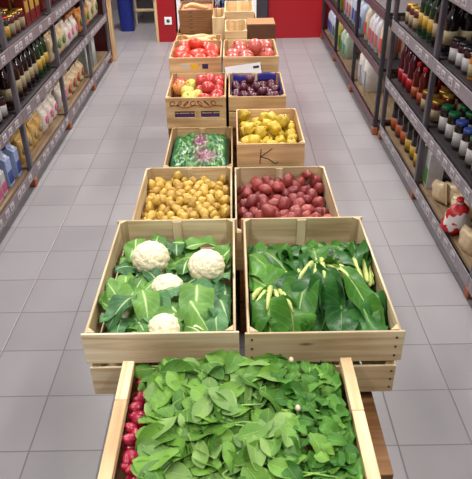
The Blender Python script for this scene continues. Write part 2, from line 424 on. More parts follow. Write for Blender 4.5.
# ---------------------------------------------------------------- shelf goods
def glassy(name, c, rough=.12): return plain(name, c, rough, 0, .1, 8, coat=.6)
def mk_bottle(name, glass, lab, cap, label, h=.29, r=.037, cat='bottle', kind='wine'):
    def f():
        t = thing(name, label, cat)
        if kind == 'wine': pr = [(0, 0), (r*.9, 0), (r, .01), (r, h*.6), (r*.92, h*.66), (r*.45, h*.77), (r*.36, h*.82), (r*.36, h*.94), (r*.4, h*.945), (r*.4, h*.96), (0, h*.96)]
        elif kind == 'sauce': pr = [(0, 0), (r*.92, 0), (r, .008), (r*1.0, h*.35), (r*.85, h*.5), (r*.95, h*.68), (r*.6, h*.83), (r*.4, h*.88), (r*.4, h*.93), (0, h*.93)]
        else: pr = [(0, 0), (r*.92, 0), (r, .008), (r, h*.78), (r*.84, h*.86), (r*.8, h*.9), (0, h*.9)]
        MB().lathe(pr, 14).build('bottle_body' if kind != 'jar' else 'jar_body', glass, t)
        z0, z1, e = {'wine': (.20, .44, 1.015), 'sauce': (.08, .34, 1.02), 'jar': (.14, .62, 1.015)}[kind]
        MB().lathe([(r*1.0, h*z0), (r*e, h*z0), (r*e, h*z1), (r*1.0, h*z1)], 14).build('paper_label', lab, t)
        cr = {'wine': .43, 'sauce': .5, 'jar': .9}[kind]; cz = {'wine': .86, 'sauce': .89, 'jar': .88}[kind]
        MB().lathe([(r*cr, h*cz), (r*cr*1.04, h*(cz+.01)), (r*cr*1.04, h*.99), (r*cr*.9, h), (0, h)], 14).build('cap' if kind != 'jar' else 'lid', cap, t)
        return t
    return f
def mk_carton(name, c1, c2, cap, label, w=.075, d=.075, h=.2):
    def f():
        t = thing(name, label, 'carton')
        b = MB(); b.box((-d/2, -w/2, 0), (d/2, w/2, h*.8), bev=.002)
        # gable top
        V = [b.bm.verts.new(v) for v in ((-d/2, -w/2, h*.8), (d/2, -w/2, h*.8), (d/2, w/2, h*.8), (-d/2, w/2, h*.8), (0, -w/2, h*.93), (0, w/2, h*.93), (0, -w/2, h), (0, w/2, h))]
        for q in ((0, 4, 5, 3), (1, 2, 5, 4), (0, 1, 4), (2, 3, 5)): b.face([V[k] for k in q])
        b.box((-.003, -w/2, h*.92), (.003, w/2, h), bev=.001)
        b.build('carton_body', c1, t)
        b = MB(); b.box((-d/2-.0015, -w*.42, h*.08), (d/2+.0015, w*.42, h*.45), bev=.0005); b.build('printed_panel', c2, t)
        MB().lathe([(.014, 0), (.014, .016), (0, .016)], 12, Matrix.Translation((d*.22, 0, h*.85)) @ Matrix.Rotation(.5, 4, 'Y')).build('cap', cap, t)
        return t
    return f
def pillow(b, w, d, h, puff=1.0, n=8, seed=0, rough=0):
    """sealed bag: two puffed faces joined in a flat seam, w across, h up, d thick"""
    G = {}
    for s in (-1, 1):
        for i in range(n+1):
            for j in range(n+1):
                u, v = i/n*2-1, j/n*2-1
                e = (1-abs(u)**2.6)*(1-abs(v)**3.2)
                e = max(0, e)**.5
                rn = noise.noise(Vector((u*2.2+seed, v*2.2, s*1.7+seed)))*.28+rough*noise.noise(Vector((u*7+seed, v*9, s)))
                x = s*d/2*e*(1+rn); y = w/2*u*(1-.08*(1-abs(v))*0+.03*rn); z = h/2+h/2*v
                if e < 1e-6 and s == 1: G[(s, i, j)] = G[(-1, i, j)]; continue
                G[(s, i, j)] = b.bm.verts.new((x, y, z))
        for i in range(n):
            for j in range(n):
                q = [G[(s, i, j)], G[(s, i+1, j)], G[(s, i+1, j+1)], G[(s, i, j+1)]]
                if s < 0: q.reverse()
                b.face(q, [(i/n, j/n)]*4, True)
def mk_bag(name, c, lab, label, w=.12, d=.07, h=.2, cat='bag'):
    def f():
        t = thing(name, label, cat); b = MB(); pillow(b, w, d, h, seed=random.random()*20); b.build('bag_body', c, t)
        b = MB()
        b.lathe([(0, 0), (w*.27, 0), (w*.27, .004), (0, .004)], 14, Matrix.Translation((d*.49, 0, h*.52)) @ Matrix.Rotation(math.pi/2, 4, 'Y'))
        b.build('printed_label', lab, t)
        b = MB(); b.box((-.002, -w/2, h-.006), (.002, w/2, h+.012), bev=.0008); b.build('top_seam', c, t)
        return t
    return f
def mk_jug(name, c, lab, cap, label, w=.12, d=.16, h=.3, cat='bottle'):
    def f():
        t = thing(name, label, cat)
        b = MB(); n = 20; rings = []
        for k, (zz, s) in enumerate(((0, .9), (.01, 1), (.55, 1), (.70, .97), (.80, .78), (.87, .42), (.90, .26), (.95, .25))):
            ring = []
            for a in range(n):
                th = 2*math.pi*a/n; cx, cy = math.cos(th), math.sin(th)
                e = (abs(cx)**4+abs(cy)**4)**-.25 if s > .6 else 1
                ring.append(b.bm.verts.new((d/2*s*cx*e+(.0 if s > .6 else .01), w/2*s*cy*e if s > .6 else d/2*s*cy*e*.9, zz*h)))
            rings.append(ring)
        for A, B in zip(rings, rings[1:]):
            for k in range(n): b.face([A[k], A[(k+1) % n], B[(k+1) % n], B[k]], None, True)
        b.face(rings[0][::-1]); b.face(rings[-1]); b.build('jug_body', c, t)
        MB().tube([(-d*.1, 0, h*.88), (-d*.30, 0, h*.93), (-d*.47, 0, h*.86), (-d*.49, 0, h*.70)], .011, 8).build('handle', c, t)
        b = MB()
        b.box((d*.5-.001, -w*.36, h*.15), (d*.5+.0015, w*.36, h*.5), bev=.0005)
        b.build('printed_label', lab, t)
        MB().lathe([(.022, .93*h), (.023, .94*h), (.023, .995*h), (.018, h), (0, h)], 14, Matrix.Translation((.01, 0, 0))).build('cap', cap, t)
        return t
    return f
def mk_box(name, c, lab, label, w=.1, d=.06, h=.16):
    def f():
        t = thing(name, label, 'box'); MB().box((-d/2, -w/2, 0), (d/2, w/2, h), bev=.002).build('box_body', c, t)
        b = MB()
        b.box((d/2-.001, -w*.38, h*.45), (d/2+.0012, w*.38, h*.85), bev=.0003)
        b.build('printed_panel', lab, t); return t
    return f
P = plain
CREAM = P('cream_paper', (158, 144, 112), .6); WLAB = P('white_paper', (184, 182, 182), .55); GOLD = P('gold_foil', (190, 150, 60), .3, .7); BLK = P('black_plastic', (22, 20, 24), .35)
NIGHT = glassy('near_black_glass', (20, 14, 18)); GRN = glassy('green_glass', (24, 52, 26)); BRN = glassy('brown_glass', (40, 18, 14)); REDG = glassy('red_sauce_glass', (86, 18, 20)); MAG = glassy('magenta_glass', (74, 14, 34))
AMB = glassy('amber_honey', (176, 104, 24)); DJAM = glassy('dark_jam', (50, 16, 22)); REDC = P('red_cap', (170, 24, 28), .35); GRC = P('green_cap', (22, 96, 52), .35); BLUE = P('blue_print', (50, 74, 150), .4); WCAP = P('white_cap', (230, 230, 230), .35)
MILKB = P('pale_blue_carton', (150, 166, 206), .45); PINKC = P('pink_print', (206, 90, 140), .45); LILAC = P('lilac_carton', (196, 180, 200), .45); YEL = P('yellow_print', (184, 150, 56), .45)
PASTA = P('pasta_yellow', (196, 158, 84), .35, 0, .3, 40, coat=.5); SNACK = P('beige_bag', (206, 184, 148), .35, 0, .25, 25, coat=.4); WBAG = P('white_bag', (218, 208, 196), .35, 0, .12, 25, coat=.4)
GREENP = P('green_print', (84, 140, 56), .45); ORG = P('orange_print', (170, 84, 40), .45); REDB = P('red_wrapper', (118, 34, 34), .4, 0, .25, 20); TEAL = P('grey_green_box', (148, 158, 146), .5); DPUR = P('plum_print', (60, 30, 54), .4)
PROTO = {
 'winek': mk_bottle('wine_bottle', NIGHT, CREAM, BLK, ''), 'winer': mk_bottle('wine_bottle', BRN, CREAM, REDC, ''), 'wineg': mk_bottle('wine_bottle', GRN, WLAB, GOLD, ''),
 'wineg2': mk_bottle('wine_bottle', GRN, YEL, BLK, ''),
 'saucer': mk_bottle('sauce_bottle', REDG, ORG, REDC, '', .22, .033, kind='sauce'), 'saucem': mk_bottle('sauce_bottle', MAG, REDC, BLK, '', .26, .036, kind='sauce'),
 'saucek': mk_bottle('sauce_bottle', NIGHT, ORG, BLK, '', .27, .04, kind='sauce'), 'saucey': mk_bottle('sauce_bottle', NIGHT, YEL, DPUR, '', .27, .04, kind='sauce'),
 'jarj': mk_bottle('jar', DJAM, WLAB, BLK, '', .125, .036, 'jar', 'jar'), 'jarh': mk_bottle('jar', AMB, CREAM, GOLD, '', .12, .038, 'jar', 'jar'),
 'jarr': mk_bottle('jar', REDG, CREAM, GOLD, '', .12, .036, 'jar', 'jar'), 'jarg': mk_bottle('jar', NIGHT, WLAB, GRC, '', .15, .033, 'jar', 'jar'), 'jarb': mk_bottle('jar', NIGHT, WLAB, BLUE, '', .15, .033, 'jar', 'jar'),
 'oliv': mk_bottle('jar', GRN, YEL, REDC, '', .13, .036, 'jar', 'jar'),
 'milk': mk_carton('drink_carton', MILKB, BLUE, WCAP, ''), 'lilac': mk_carton('drink_carton', LILAC, YEL, WCAP, ''), 'pinkct': mk_carton('drink_carton', WLAB, PINKC, WCAP, '', .07, .07, .16),
 'greenct': mk_carton('drink_carton', WLAB, GREENP, GRC, '', .085, .085, .26),
 'pasta': mk_bag('pasta_bag', PASTA, CREAM, '', .11, .06, .17), 'snack': mk_bag('snack_bag', SNACK, GREENP, '', .13, .08, .2), 'wbag': mk_bag('flour_bag', WBAG, PINKC, '', .11, .08, .17),
 'beige': mk_bag('snack_bag', SNACK, ORG, '', .14, .09, .16), 'redbag': mk_bag('snack_bag', REDB, CREAM, '', .12, .07, .18), 'orgbag': mk_bag('snack_bag', P('orange_bag', (196, 130, 70), .4, 0, .25, 20), GREENP, '', .12, .08, .18),
 'teal': mk_box('carton_box', TEAL, WLAB, '', .16, .10, .24), 'redbox': mk_box('carton_box', REDB, YEL, '', .09, .06, .17), 'brownbox': mk_box('carton_box', P('brown_carton', (120, 84, 60), .6), CREAM, '', .1, .07, .15),
 'jugw': mk_jug('detergent_jug', P('white_jug', (226, 224, 220), .35), P('grey_print', (170, 176, 190), .4), P('grey_cap', (120, 120, 124), .4), '', .13, .19, .33),
 'jugb': mk_jug('detergent_jug', P('pale_blue_jug', (190, 204, 226), .35), BLUE, BLUE, '', .10, .13, .27),
 'jugg': mk_jug('detergent_jug', P('clear_green_jug', (176, 196, 176), .3), P('green_fill', (20, 130, 70), .4), BLK, '', .10, .12, .27),
 'jugo': mk_jug('detergent_jug', P('ivory_jug', (222, 206, 180), .35), P('red_orange_print', (214, 70, 40), .4), WCAP, '', .09, .12, .28),
 'jugp': mk_jug('detergent_jug', P('lilac_jug', (216, 212, 218), .35), P('soft_red_print', (190, 90, 90), .4), WCAP, '', .09, .12, .26),
 'jugy': mk_jug('detergent_jug', P('olive_jug', (170, 168, 70), .35), GREENP, YEL, '', .09, .12, .26),
}
SP = {k: Spawner(v) for k, v in PROTO.items()}
WID = dict(winek=.085, winer=.085, wineg=.085, wineg2=.085, saucer=.08, saucem=.085, saucek=.095, saucey=.095, jarj=.085, jarh=.09, jarr=.085, jarg=.08, jarb=.08, oliv=.085, milk=.09, lilac=.09, pinkct=.085,
           greenct=.1, pasta=.12, snack=.14, wbag=.12, beige=.15, redbag=.13, orgbag=.13, teal=.17, redbox=.1, brownbox=.11, jugw=.155, jugb=.12, jugg=.12, jugo=.11, jugp=.11, jugy=.11)
DEP = dict(teal=.13, jugw=.21, jugb=.15, jugg=.14, jugo=.14, jugp=.14, jugy=.14, snack=.10, beige=.11, wbag=.10, orgbag=.10, redbag=.10, greenct=.11, brownbox=.1)
def run(side, xf, z, y0, y1, kind, desc, group, rows=2):
    """one run of identical goods along a shelf from y0 to y1"""
    wd = WID[kind]; dp = DEP.get(kind, .09); n = max(1, int((y1-y0)/wd))
    for rrow in range(rows):
        for k in range(n):
            if rrow and random.random() < .08: continue
            y = y0+(k+.5)*(y1-y0)/n+random.uniform(-.003, .003); x = xf+side*(.045+dp/2+rrow*dp)+random.uniform(-.002, .004)*side
            rz = (math.pi if side > 0 else 0)+random.uniform(-.05, .05)
            o = SP[kind].put((x, y, z+.001), (0, 0, rz), desc, group)
            o['category'] = o.get('category') or 'bottle'
XL, XR, XF = -1.245, 1.035, 1.005
R_ = [
 # left shelving: near bay 2.40-3.365
 (-1, XL, LLEV[0], 2.44, 2.80, 'lilac', 'lilac drink carton with yellow print on the lowest left shelf, nearest bay', 'lilac cartons, lowest left shelf', 2),
 (-1, XL, LLEV[0], 2.81, 3.07, 'pinkct', 'short white and pink carton on the lowest left shelf beside the blue cartons', 'pink cartons, lowest left shelf', 2),
 (-1, XL, LLEV[0], 3.08, 3.34, 'milk', 'pale blue carton with white cap on the lowest left shelf', 'pale blue cartons, lowest left shelf', 3),
 (-1, XL, LLEV[1], 2.44, 2.96, 'redbag', 'dark red packet on the middle left shelf, nearest bay', 'red packets, middle left shelf', 2),
 (-1, XL, LLEV[1], 2.97, 3.34, 'jarj', 'dark jar with white label on the middle left shelf, nearest bay', 'dark jars, middle left shelf', 3),
 (-1, XL, LLEV[2], 2.44, 3.34, 'winek', 'black bottle with cream label on the upper left shelf, nearest bay', 'black bottles, upper left shelf', 2),
 # bay 3.365-4.32
 (-1, XL, LLEV[0], 3.39, 3.90, 'pasta', 'yellow bag of pasta on the lowest left shelf, second bay', 'yellow pasta bags, lowest left shelf', 3),
 (-1, XL, LLEV[0], 3.91, 4.29, 'wbag', 'white and pink bag on the lowest left shelf, second bay', 'white and pink bags, lowest left shelf', 3),
 (-1, XL, LLEV[1], 3.39, 3.74, 'winer', 'brown glass bottle with red cap on the middle left shelf', 'brown bottles, middle left shelf', 2),
 (-1, XL, LLEV[1], 3.75, 4.01, 'winek', 'black bottle with cream label on the middle left shelf, second bay', 'black bottles, middle left shelf', 2),
 (-1, XL, LLEV[1], 4.02, 4.29, 'wineg2', 'green glass bottle with yellow label on the middle left shelf', 'green bottles, middle left shelf', 2),
 (-1, XL, LLEV[2], 3.39, 3.65, 'oliv', 'green jar with red lid on the upper left shelf, second bay', 'green jars, upper left shelf', 3),
 (-1, XL, LLEV[2], 3.66, 3.94, 'jarr', 'red sauce jar with gold lid on the upper left shelf', 'red jars, upper left shelf', 3),
 (-1, XL, LLEV[2], 3.95, 4.29, 'redbox', 'red box with yellow print on the upper left shelf', 'red boxes, upper left shelf', 2),
 # bay 4.32-5.27
 (-1, XL, LLEV[0], 4.35, 4.60, 'wbag', 'white and pink bag on the lowest left shelf, third bay', 'white bags, lowest left shelf third bay', 2),
 (-1, XL, LLEV[0], 4.61, 5.24, 'beige', 'beige snack bag with orange label on the lowest left shelf, third bay', 'beige bags, lowest left shelf', 2),
 (-1, XL, LLEV[1], 4.35, 4.80, 'snack', 'beige bag with green label on the middle left shelf, third bay', 'green-labelled bags, middle left shelf', 2),
 (-1, XL, LLEV[1], 4.81, 5.24, 'wbag', 'white and pink bag on the middle left shelf, third bay', 'white bags, middle left shelf', 2),
 (-1, XL, LLEV[2], 4.35, 5.24, 'redbag', 'red packet on the upper left shelf, third bay', 'red packets, upper left shelf', 1),
 # bay 5.27-6.17
 (-1, XL, LLEV[0], 5.30, 5.80, 'teal', 'large grey-green box on the lowest left shelf, farthest bay', 'grey-green boxes, lowest left shelf', 2),
 (-1, XL, LLEV[1], 5.30, 5.70, 'orgbag', 'orange bag with green label on the middle left shelf, farthest bay', 'orange bags, middle left shelf', 2),
 (-1, XL, LLEV[1], 5.71, 6.13, 'snack', 'beige bag with green label on the middle left shelf, farthest bay', 'green-labelled bags, farthest bay', 1),
 # right near shelving: bay 2.16-3.12
 (1, XR, RLEV[1], 2.20, 2.64, 'jarg', 'dark jar with green lid on the lower right shelf, nearest bay', 'green-lidded jars, lower right shelf', 3),
 (1, XR, RLEV[1], 2.65, 2.86, 'jarb', 'dark jar with blue lid on the lower right shelf, nearest bay', 'blue-lidded jars, lower right shelf', 3),
 (1, XR, RLEV[1], 2.87, 3.09, 'jarg', 'dark jar with green lid beside the grey post on the lower right shelf', 'green-lidded jars by the post', 3),
 (1, XR, RLEV[2], 2.30, 2.52, 'jarh', 'amber honey jar with gold lid on the upper right shelf', 'honey jars, upper right shelf', 2),
 (1, XR, RLEV[2], 2.53, 2.80, 'jarh', 'honey jar with cream label on the upper right shelf, next to the dark jars', 'middle honey jars, upper right shelf', 2),
 (1, XR, RLEV[2], 2.81, 3.09, 'jarj', 'dark jar with white label on the upper right shelf, nearest bay', 'dark jars, upper right shelf', 3),
 (1, XR, RLEV[3], 2.30, 3.09, 'jarj', 'dark jar with white label on the topmost right shelf', 'dark jars, topmost right shelf', 1),
 # right bay 3.12-4.03
 (1, XR, RLEV[0], 3.27, 3.62, 'saucey', 'black bottle with yellow label on the lowest right shelf', 'yellow-labelled black bottles', 2),
 (1, XR, RLEV[0], 3.63, 4.00, 'saucek', 'black bottle with orange label on the lowest right shelf', 'orange-labelled black bottles', 2),
 (1, XR, RLEV[1], 3.15, 3.42, 'jarr', 'red jar with gold lid on the lower right shelf, second bay', 'red jars, lower right shelf', 3),
 (1, XR, RLEV[1], 3.43, 3.66, 'saucer', 'red sauce bottle with orange label on the lower right shelf', 'red sauce bottles', 2),
 (1, XR, RLEV[1], 3.67, 4.00, 'saucem', 'magenta bottle with pink label on the lower right shelf', 'magenta bottles', 2),
 (1, XR, RLEV[2], 3.15, 3.41, 'winek', 'black bottle with cream label on the upper right shelf, second bay', 'black bottles, upper right shelf', 2),
 (1, XR, RLEV[2], 3.42, 3.70, 'wineg2', 'green bottle with yellow label on the upper right shelf', 'green bottles, upper right shelf', 2),
 (1, XR, RLEV[2], 3.71, 4.00, 'jarr', 'red jar with gold lid on the upper right shelf, second bay', 'red jars, upper right shelf', 2),
 # far right shelving
 (1, XF, FLEV[1], 4.30, 4.52, 'jugo', 'ivory detergent jug with red-orange print, far right shelving', 'ivory jugs, far right shelving', 2),
 (1, XF, FLEV[1], 4.53, 4.86, 'jugp', 'lilac jug with pink print, far right shelving, middle shelf', 'lilac jugs, far right shelving', 2),
 (1, XF, FLEV[1], 4.87, 5.08, 'jugo', 'ivory jug with red-orange print beside the blue jugs', 'ivory jugs by the blue jugs', 2),
 (1, XF, FLEV[1], 5.13, 5.62, 'jugb', 'pale blue detergent jug on the middle shelf, far right shelving', 'pale blue jugs, middle shelf', 2),
 (1, XF, FLEV[1], 5.63, 6.05, 'jugp', 'lilac jug with pink print, middle shelf of the far right shelving, middle bay', 'lilac jugs, middle bay', 2),
 (1, XF, FLEV[1], 6.11, 6.95, 'jugy', 'olive yellow jug on the middle shelf, far right shelving', 'olive jugs, far right shelving', 1),
 (1, XF, FLEV[0], 6.11, 6.50, 'jugy', 'olive yellow jug on the lowest shelf of the far right shelving', 'olive jugs, lowest shelf', 1),
 (1, XF, FLEV[0], 6.50, 6.98, 'jugb', 'pale blue jug on the lowest shelf beside the red wall', 'pale blue jugs, lowest shelf', 2),
]
for a in R_: run(*a[:-1], a[-1]+(1 if a[5][:3] in ('jar', 'oli', 'win', 'sau', 'red') else 0))
# singles on the low right shelves
def single(kind, loc, rz, label, s=1):
    return SP[kind].put(loc, (0, 0, rz), label, None, s)
single('greenct', (1.115, 3.19, RLEV[0]+.001), math.pi, 'tall white carton with green print at the grey post, lowest right shelf')
single('greenct', (1.125, 3.07, RLEV[0]+.001), math.pi-.1, 'second tall white carton, just in front of the grey post')
single('jugw', (1.15, 4.82, FLEV[0]+.001), math.pi, 'big white jug nearest the camera on the lowest shelf, far right shelving')
single('jugw', (1.15, 5.02, FLEV[0]+.001), math.pi, 'big white jug standing behind the nearest white jug, lowest far right shelf')
single('jugg', (1.11, 5.80, FLEV[0]+.001), math.pi, 'clear jug with green filling on the lowest far right shelf')
single('jugg', (1.11, 5.96, FLEV[0]+.001), math.pi, 'clear and green jug nearer the red wall on the lowest far right shelf')
for k, (x, y, rz, tx) in enumerate(((1.15, 2.80, .5, .3), (1.24, 2.86, -.4, .25), (1.16, 2.93, .2, -.2), (1.27, 2.72, .8, .1), (1.28, 2.98, 1.4, .1), (1.12, 2.72, 1.2, .1), (1.11, 2.96, .1, -.2), (1.20, 2.98, .9, .3), (1.22, 2.62, .2, .3), (1.10, 2.47, .1, .2), (1.13, 2.37, .3, .2), (1.25, 2.42, -.3, .1), (1.14, 2.24, .9, -.2), (1.27, 2.28, .1, .2))):
    o = SP['beige'].put((x, y, RLEV[0]+.035), (math.pi/2-.2+tx*.4, tx*.2, rz), 'crumpled beige bag lying on the lowest right shelf, nearest bay', 'crumpled beige bags, lowest right shelf', .85)
# red and white net bag
t = thing('net_bag', 'red and white bag slumped on the lowest right shelf edge', 'bag', (1.10, 2.575, RLEV[0]+.002))
b = MB(); n = 20; rings = []
prof = [(0, 0), (.055, .002), (.068, .025), (.064, .06), (.055, .10), (.040, .13), (.024, .148), (.014, .155), (.024, .172), (.0, .174)]
b.lathe([(r*(1), z) for r, z in prof], 20)
for v in b.bm.verts:
    k = noise.noise(v.co*22)*.03; v.co += Vector((v.co.x, v.co.y, 0)).normalized()*k if v.co.xy.length > .005 else Vector()
m, N, L, bb = mat('red_white_wrap', .35)
tc = N.new('ShaderNodeTexCoord'); sp = N.new('ShaderNodeSeparateXYZ'); L.new(tc.outputs['Object'], sp.inputs[0])
nn = N.new('ShaderNodeTexNoise'); nn.inputs['Scale'].default_value = 16; L.new(tc.outputs['Object'], nn.inputs['Vector'])
ad = N.new('ShaderNodeMath'); ad.operation = 'MULTIPLY_ADD'; L.new(nn.outputs['Fac'], ad.inputs[0]); ad.inputs[1].default_value = .16; L.new(sp.outputs[2], ad.inputs[2])
rp = ramp(N, [(.10, (190, 26, 34)), (.115, (226, 220, 218)), (.17, (226, 220, 218)), (.185, (196, 36, 46))]); rp.color_ramp.interpolation = 'CONSTANT'
L.new(ad.outputs[0], rp.inputs[0]); L.new(rp.outputs[0], bb.inputs['Base Color'])
b.build('bag_body', m, t)
MB().lathe([(.014, .150), (.0165, .152), (.0165, .160), (.014, .162)], 12).build('tie', WLAB, t)
# goods inside the cooler
for k in range(9):
    SP['jugb' if k % 3 == 0 else 'pinkct' if k % 3 == 1 else 'milk'].put((-.5+k*.082, 7.12, .317), (0, 0, -math.pi/2), ('pale blue jug', 'white and pink carton', 'pale blue carton')[k % 3]+' behind the cooler glass, lowest glass shelf', 'goods in the cooler, kind %s' % ('one', 'two', 'three')[k % 3], .8)

# ---------------------------------------------------------------- blue bin and trolley in the far passage
t = thing('waste_bin', 'tall blue plastic bin standing in the far left passage', 'bin', (-1.29, 7.6, 0))
BB = P('blue_plastic', (26, 44, 140), .4)
b = MB(); n = 24; rings = []
for zz, s in ((0, .8), (.01, .84), (.5, .97), (.51, 1.04), (.55, 1.04), (.55, .96), (.3, .9), (.02, .78)):
    rings.append([b.bm.verts.new((.10*s*math.cos(q)*(abs(math.cos(q))**4+abs(math.sin(q))**4)**-.25, .10*s*math.sin(q)*(abs(math.cos(q))**4+abs(math.sin(q))**4)**-.25, zz)) for q in (2*math.pi*k/n for k in range(n))])
for A, B in zip(rings, rings[1:]):
    for k in range(n): b.face([A[k], A[(k+1) % n], B[(k+1) % n], B[k]], None, True)
b.face(rings[0][::-1]); b.face(rings[-1]); b.build('bin_body', BB, t)
MB().box((-.108, -.108, .552), (.108, .108, .58), bev=.01).build('lid', BB, t)
t = thing('storage_rack', 'low rack with pale shelf and legs in the far passage', 'rack', (-1.1, 8.1, 0))
for x in (-.12, .12):
    for y in (-.2, .3): MB().box((x-.012, y-.012, 0), (x+.012, y+.012, .75), bev=.003).build('leg', P('ivory_metal', (190, 180, 160), .5), t)
for z in (.16, .45): MB().box((-.14, -.22, z), (.14, .32, z+.02)).build('shelf', W_WEATH, t)
MB().box((-.11, -.15, .181), (.11, .25, .30), bev=.01).build('crate_insert', P('dark_bin', (40, 34, 38), .5), t)

# ---------------------------------------------------------------- crates
def crate(label, x0, x1, y0, y1, z0, z1, m, slats=((0, .46), (.53, 1)), th=.007, zb=None, bats=True, tilt=0, side_lat=None, post=.022, nails=False, front_holes=False, mfront=None, group=None, back=None, slack=0):
    """open slatted wooden crate; slats are fractions of the height; zb: inner bottom height"""
    t = thing('wooden_crate', label, 'crate', ((x0+x1)/2, (y0+y1)/2, z0), 0, group)
    W, D, H = (x1-x0)/2, (y1-y0)/2, z1-z0
    mf = mfront or m; zb = .012 if zb is None else zb-z0
    for nm, ys in (('front_panel', -1), ('back_panel', 1)):
        b = MB(); sl = (back if (back and ys > 0) else slats)
        for q, (a, c) in enumerate(sl):
            jig = random.uniform(-.002, .002)
            if front_holes and ys < 0 and q == len(sl)-1:
                za, zc = a*H, c*H; h0, h1 = za+(zc-za)*.36, za+(zc-za)*.56; yy = (-D, -D+th)
                b.box((-W, yy[0], za), (W, yy[1], h0)); b.box((-W, yy[0], h1), (W, yy[1], zc))
                for xa, xb in ((-W, -W*.72), (-W*.05, W*.16), (W*.78, W)): b.box((xa, yy[0], h0), (xb, yy[1], h1), bev=0)
            else:
                b.box((-W-slack*(q == len(sl)-1), ys*D if ys < 0 else D-th, a*H), (W+slack*(q == len(sl)-1)+jig, -D+th if ys < 0 else D, c*H), bev=.0015)
        if bats:
            if ys > 0: b.box((-.016, D-th-.006, .01), (.016, D-th, H-.004))
        b.build(nm, mf if ys < 0 else m, t)
    for sx in (-1, 1):
        b = MB()
        for a, c in (side_lat or slats): b.box((sx*W if sx < 0 else W-th, -D+th, a*H), (-W+th if sx < 0 else W, D-th, c*H), bev=.0015)
        b.build('side_panel', m, t)
    for sx in (-1, 1):
        for sy in (-1, 1):                       # triangular corner posts
            b = MB(); X, Y = sx*(W-th), sy*(D-th)
            p = [(X, Y), (X-sx*post, Y), (X, Y-sy*post)]
            if sx*sy > 0: p.reverse()
            lo = [b.bm.verts.new((*q, .003)) for q in p]; hi = [b.bm.verts.new((*q, H+.002)) for q in p]
            if sx*sy > 0: pass
            for k in range(3):
                k2 = (k+1) % 3; b.face([lo[k], hi[k], hi[k2], lo[k2]], [(0, 0), (H, 0), (H, .02), (0, .02)])
            b.face(lo, [(0, 0), (.02, 0), (0, .02)]); b.face(hi[::-1], [(0, 0), (.02, 0), (0, .02)])
            bmesh.ops.recalc_face_normals(b.bm, faces=b.bm.faces[:])
            b.build('corner_post', m, t)
    b = MB(); nb = 5
    for k in range(nb):
        xa = -W+th+.002+(2*W-2*th-.004)*k/nb; b.box((xa, -D+th, zb-.006), (xa+(2*W-2*th)/nb-.006, D-th, zb), bev=.001)
    b.build('bottom_board', m, t)
    if nails:
        for sx in (-1, 1):
            for a, c in slats:
                for q in (.2, .5, .8):
                    b = MB(); b.lathe([(0, .0), (.0035, 0), (.0028, .0015), (0, .0018)], 8, Matrix.Translation((sx*(W-.012), -D-.0002, (a+(c-a)*q)*H)) @ Matrix.Rotation(math.pi/2, 4, 'X')); b.build('nail', P('rusty_nail', (58, 40, 32), .5, .5), t)
    return t
def rest(x0, x1, y0, y1, z1, label, m=W_BROWN, n=1):
    """crates stacked underneath as the support, n of them"""
    for k in range(n):
        crate(label+(', bottom of the stack' if n > 1 and k == 0 else ', second layer' if n > 1 else ''), x0, x1, y0, y1, z1*k/n, z1*(k+1)/n-.002, m, bats=False, post=.03)

# supports
crate('brown upturned crate under the radish crate, showing past its right rail', -.215, .384, .957, 1.31, 0, .366, W_BROWN, slats=((0, 1),), th=.022, bats=False, post=.03, zb=.365)
rest(-.34, -.01, 1.33, 1.80, .408, 'brown crate under the cauliflower crate', n=2)
rest(.03, .35, 1.33, 1.80, .408, 'brown crate under the leafy greens crate', n=2)
rest(-.40, -.02, 1.93, 2.49, .328, 'brown crate under the yellow potato crate')
rest(.01, .395, 1.93, 2.46, .328, 'brown crate under the red potato crate')
rest(-.33, -.02, 2.53, 3.02, .318, 'brown crate under the green bag crate')
rest(.01, .31, 2.53, 2.98, .478, 'brown crate under the yellow quince crate', n=2)
rest(-.36, -.05, 3.06, 3.50, .478, 'brown crate under the apple crate', n=2)
rest(-.03, .26, 3.06, 3.48, .478, 'brown crate under the plum crate', n=2)
rest(-.37, -.08, 3.52, 3.92, .598, 'brown crate under the tomato crate', n=2)
rest(-.05, .26, 3.50, 3.92, .598, 'brown crate under the pomegranate crate', n=2)
rest(-.38, -.08, 3.97, 4.26, .578, 'brown crate under the tan root crate', n=2)
rest(-.05, .26, 4.0, 4.38, .648, 'brown crate under the small empty crate', n=2)
rest(-.42, -.12, 4.58, 4.95, .628, 'brown crate under the stack of flat boxes', n=2)
rest(-.08, .17, 4.55, 5.0, .628, 'brown crate under the far empty crate', n=2)

o = bpy.data.objects['wooden_crate']; MB().box((-.2995, -.1765, .3655), (.2995, .1765, .3705)).build('lid_board', W_BROWN, o)
# row 1: the radish crate, turned sideways
c1 = crate('pale wooden crate in front holding radish bunches under green leaves', -.306, .298, .765, 1.172, .372, .545, W_NEW, bats=False, back=((0, .4), (.48, .82)), zb=.44, post=.02)
for sx, xa, xb in ((-1, -.3045, -.274), (1, .2665, .2965)):
    b = MB()
    for ya, yb in ((-.203, .065 if sx < 0 else .02), (.066 if sx < 0 else .021, .2015)):
        b.box((xa+.004, ya, .173), (xb+.004, yb, .197), bev=.0015)
    o = b.build('top_rail', W_NEW, c1)
# row 2
crate('wooden crate with open front gap holding white cauliflowers', -.407, -.006, 1.205, 1.808, .410, .630, W_WEATH, slats=((0, .46), (.53, 1)), nails=False, mfront=wood('cream_front', (242, 230, 202), (228, 210, 174), (200, 174, 134)), zb=.49, slack=.008)
crate('wooden crate holding dark leafy greens with pale stems', .024, .430, 1.198, 1.808, .410, .630, W_WEATH, slats=((0, .45), (.53, 1)), nails=True, zb=.49, slack=.007)
# row 3
crate('wooden crate full of small yellow potatoes', -.410, -.016, 1.92, 2.505, .330, .505, W_WEATH, slats=((0, 1),), zb=.388)
crate('wooden crate heaped with red potatoes', -.004, .405, 1.92, 2.495, .330, .505, W_WEATH, slats=((0, 1),), zb=.37)
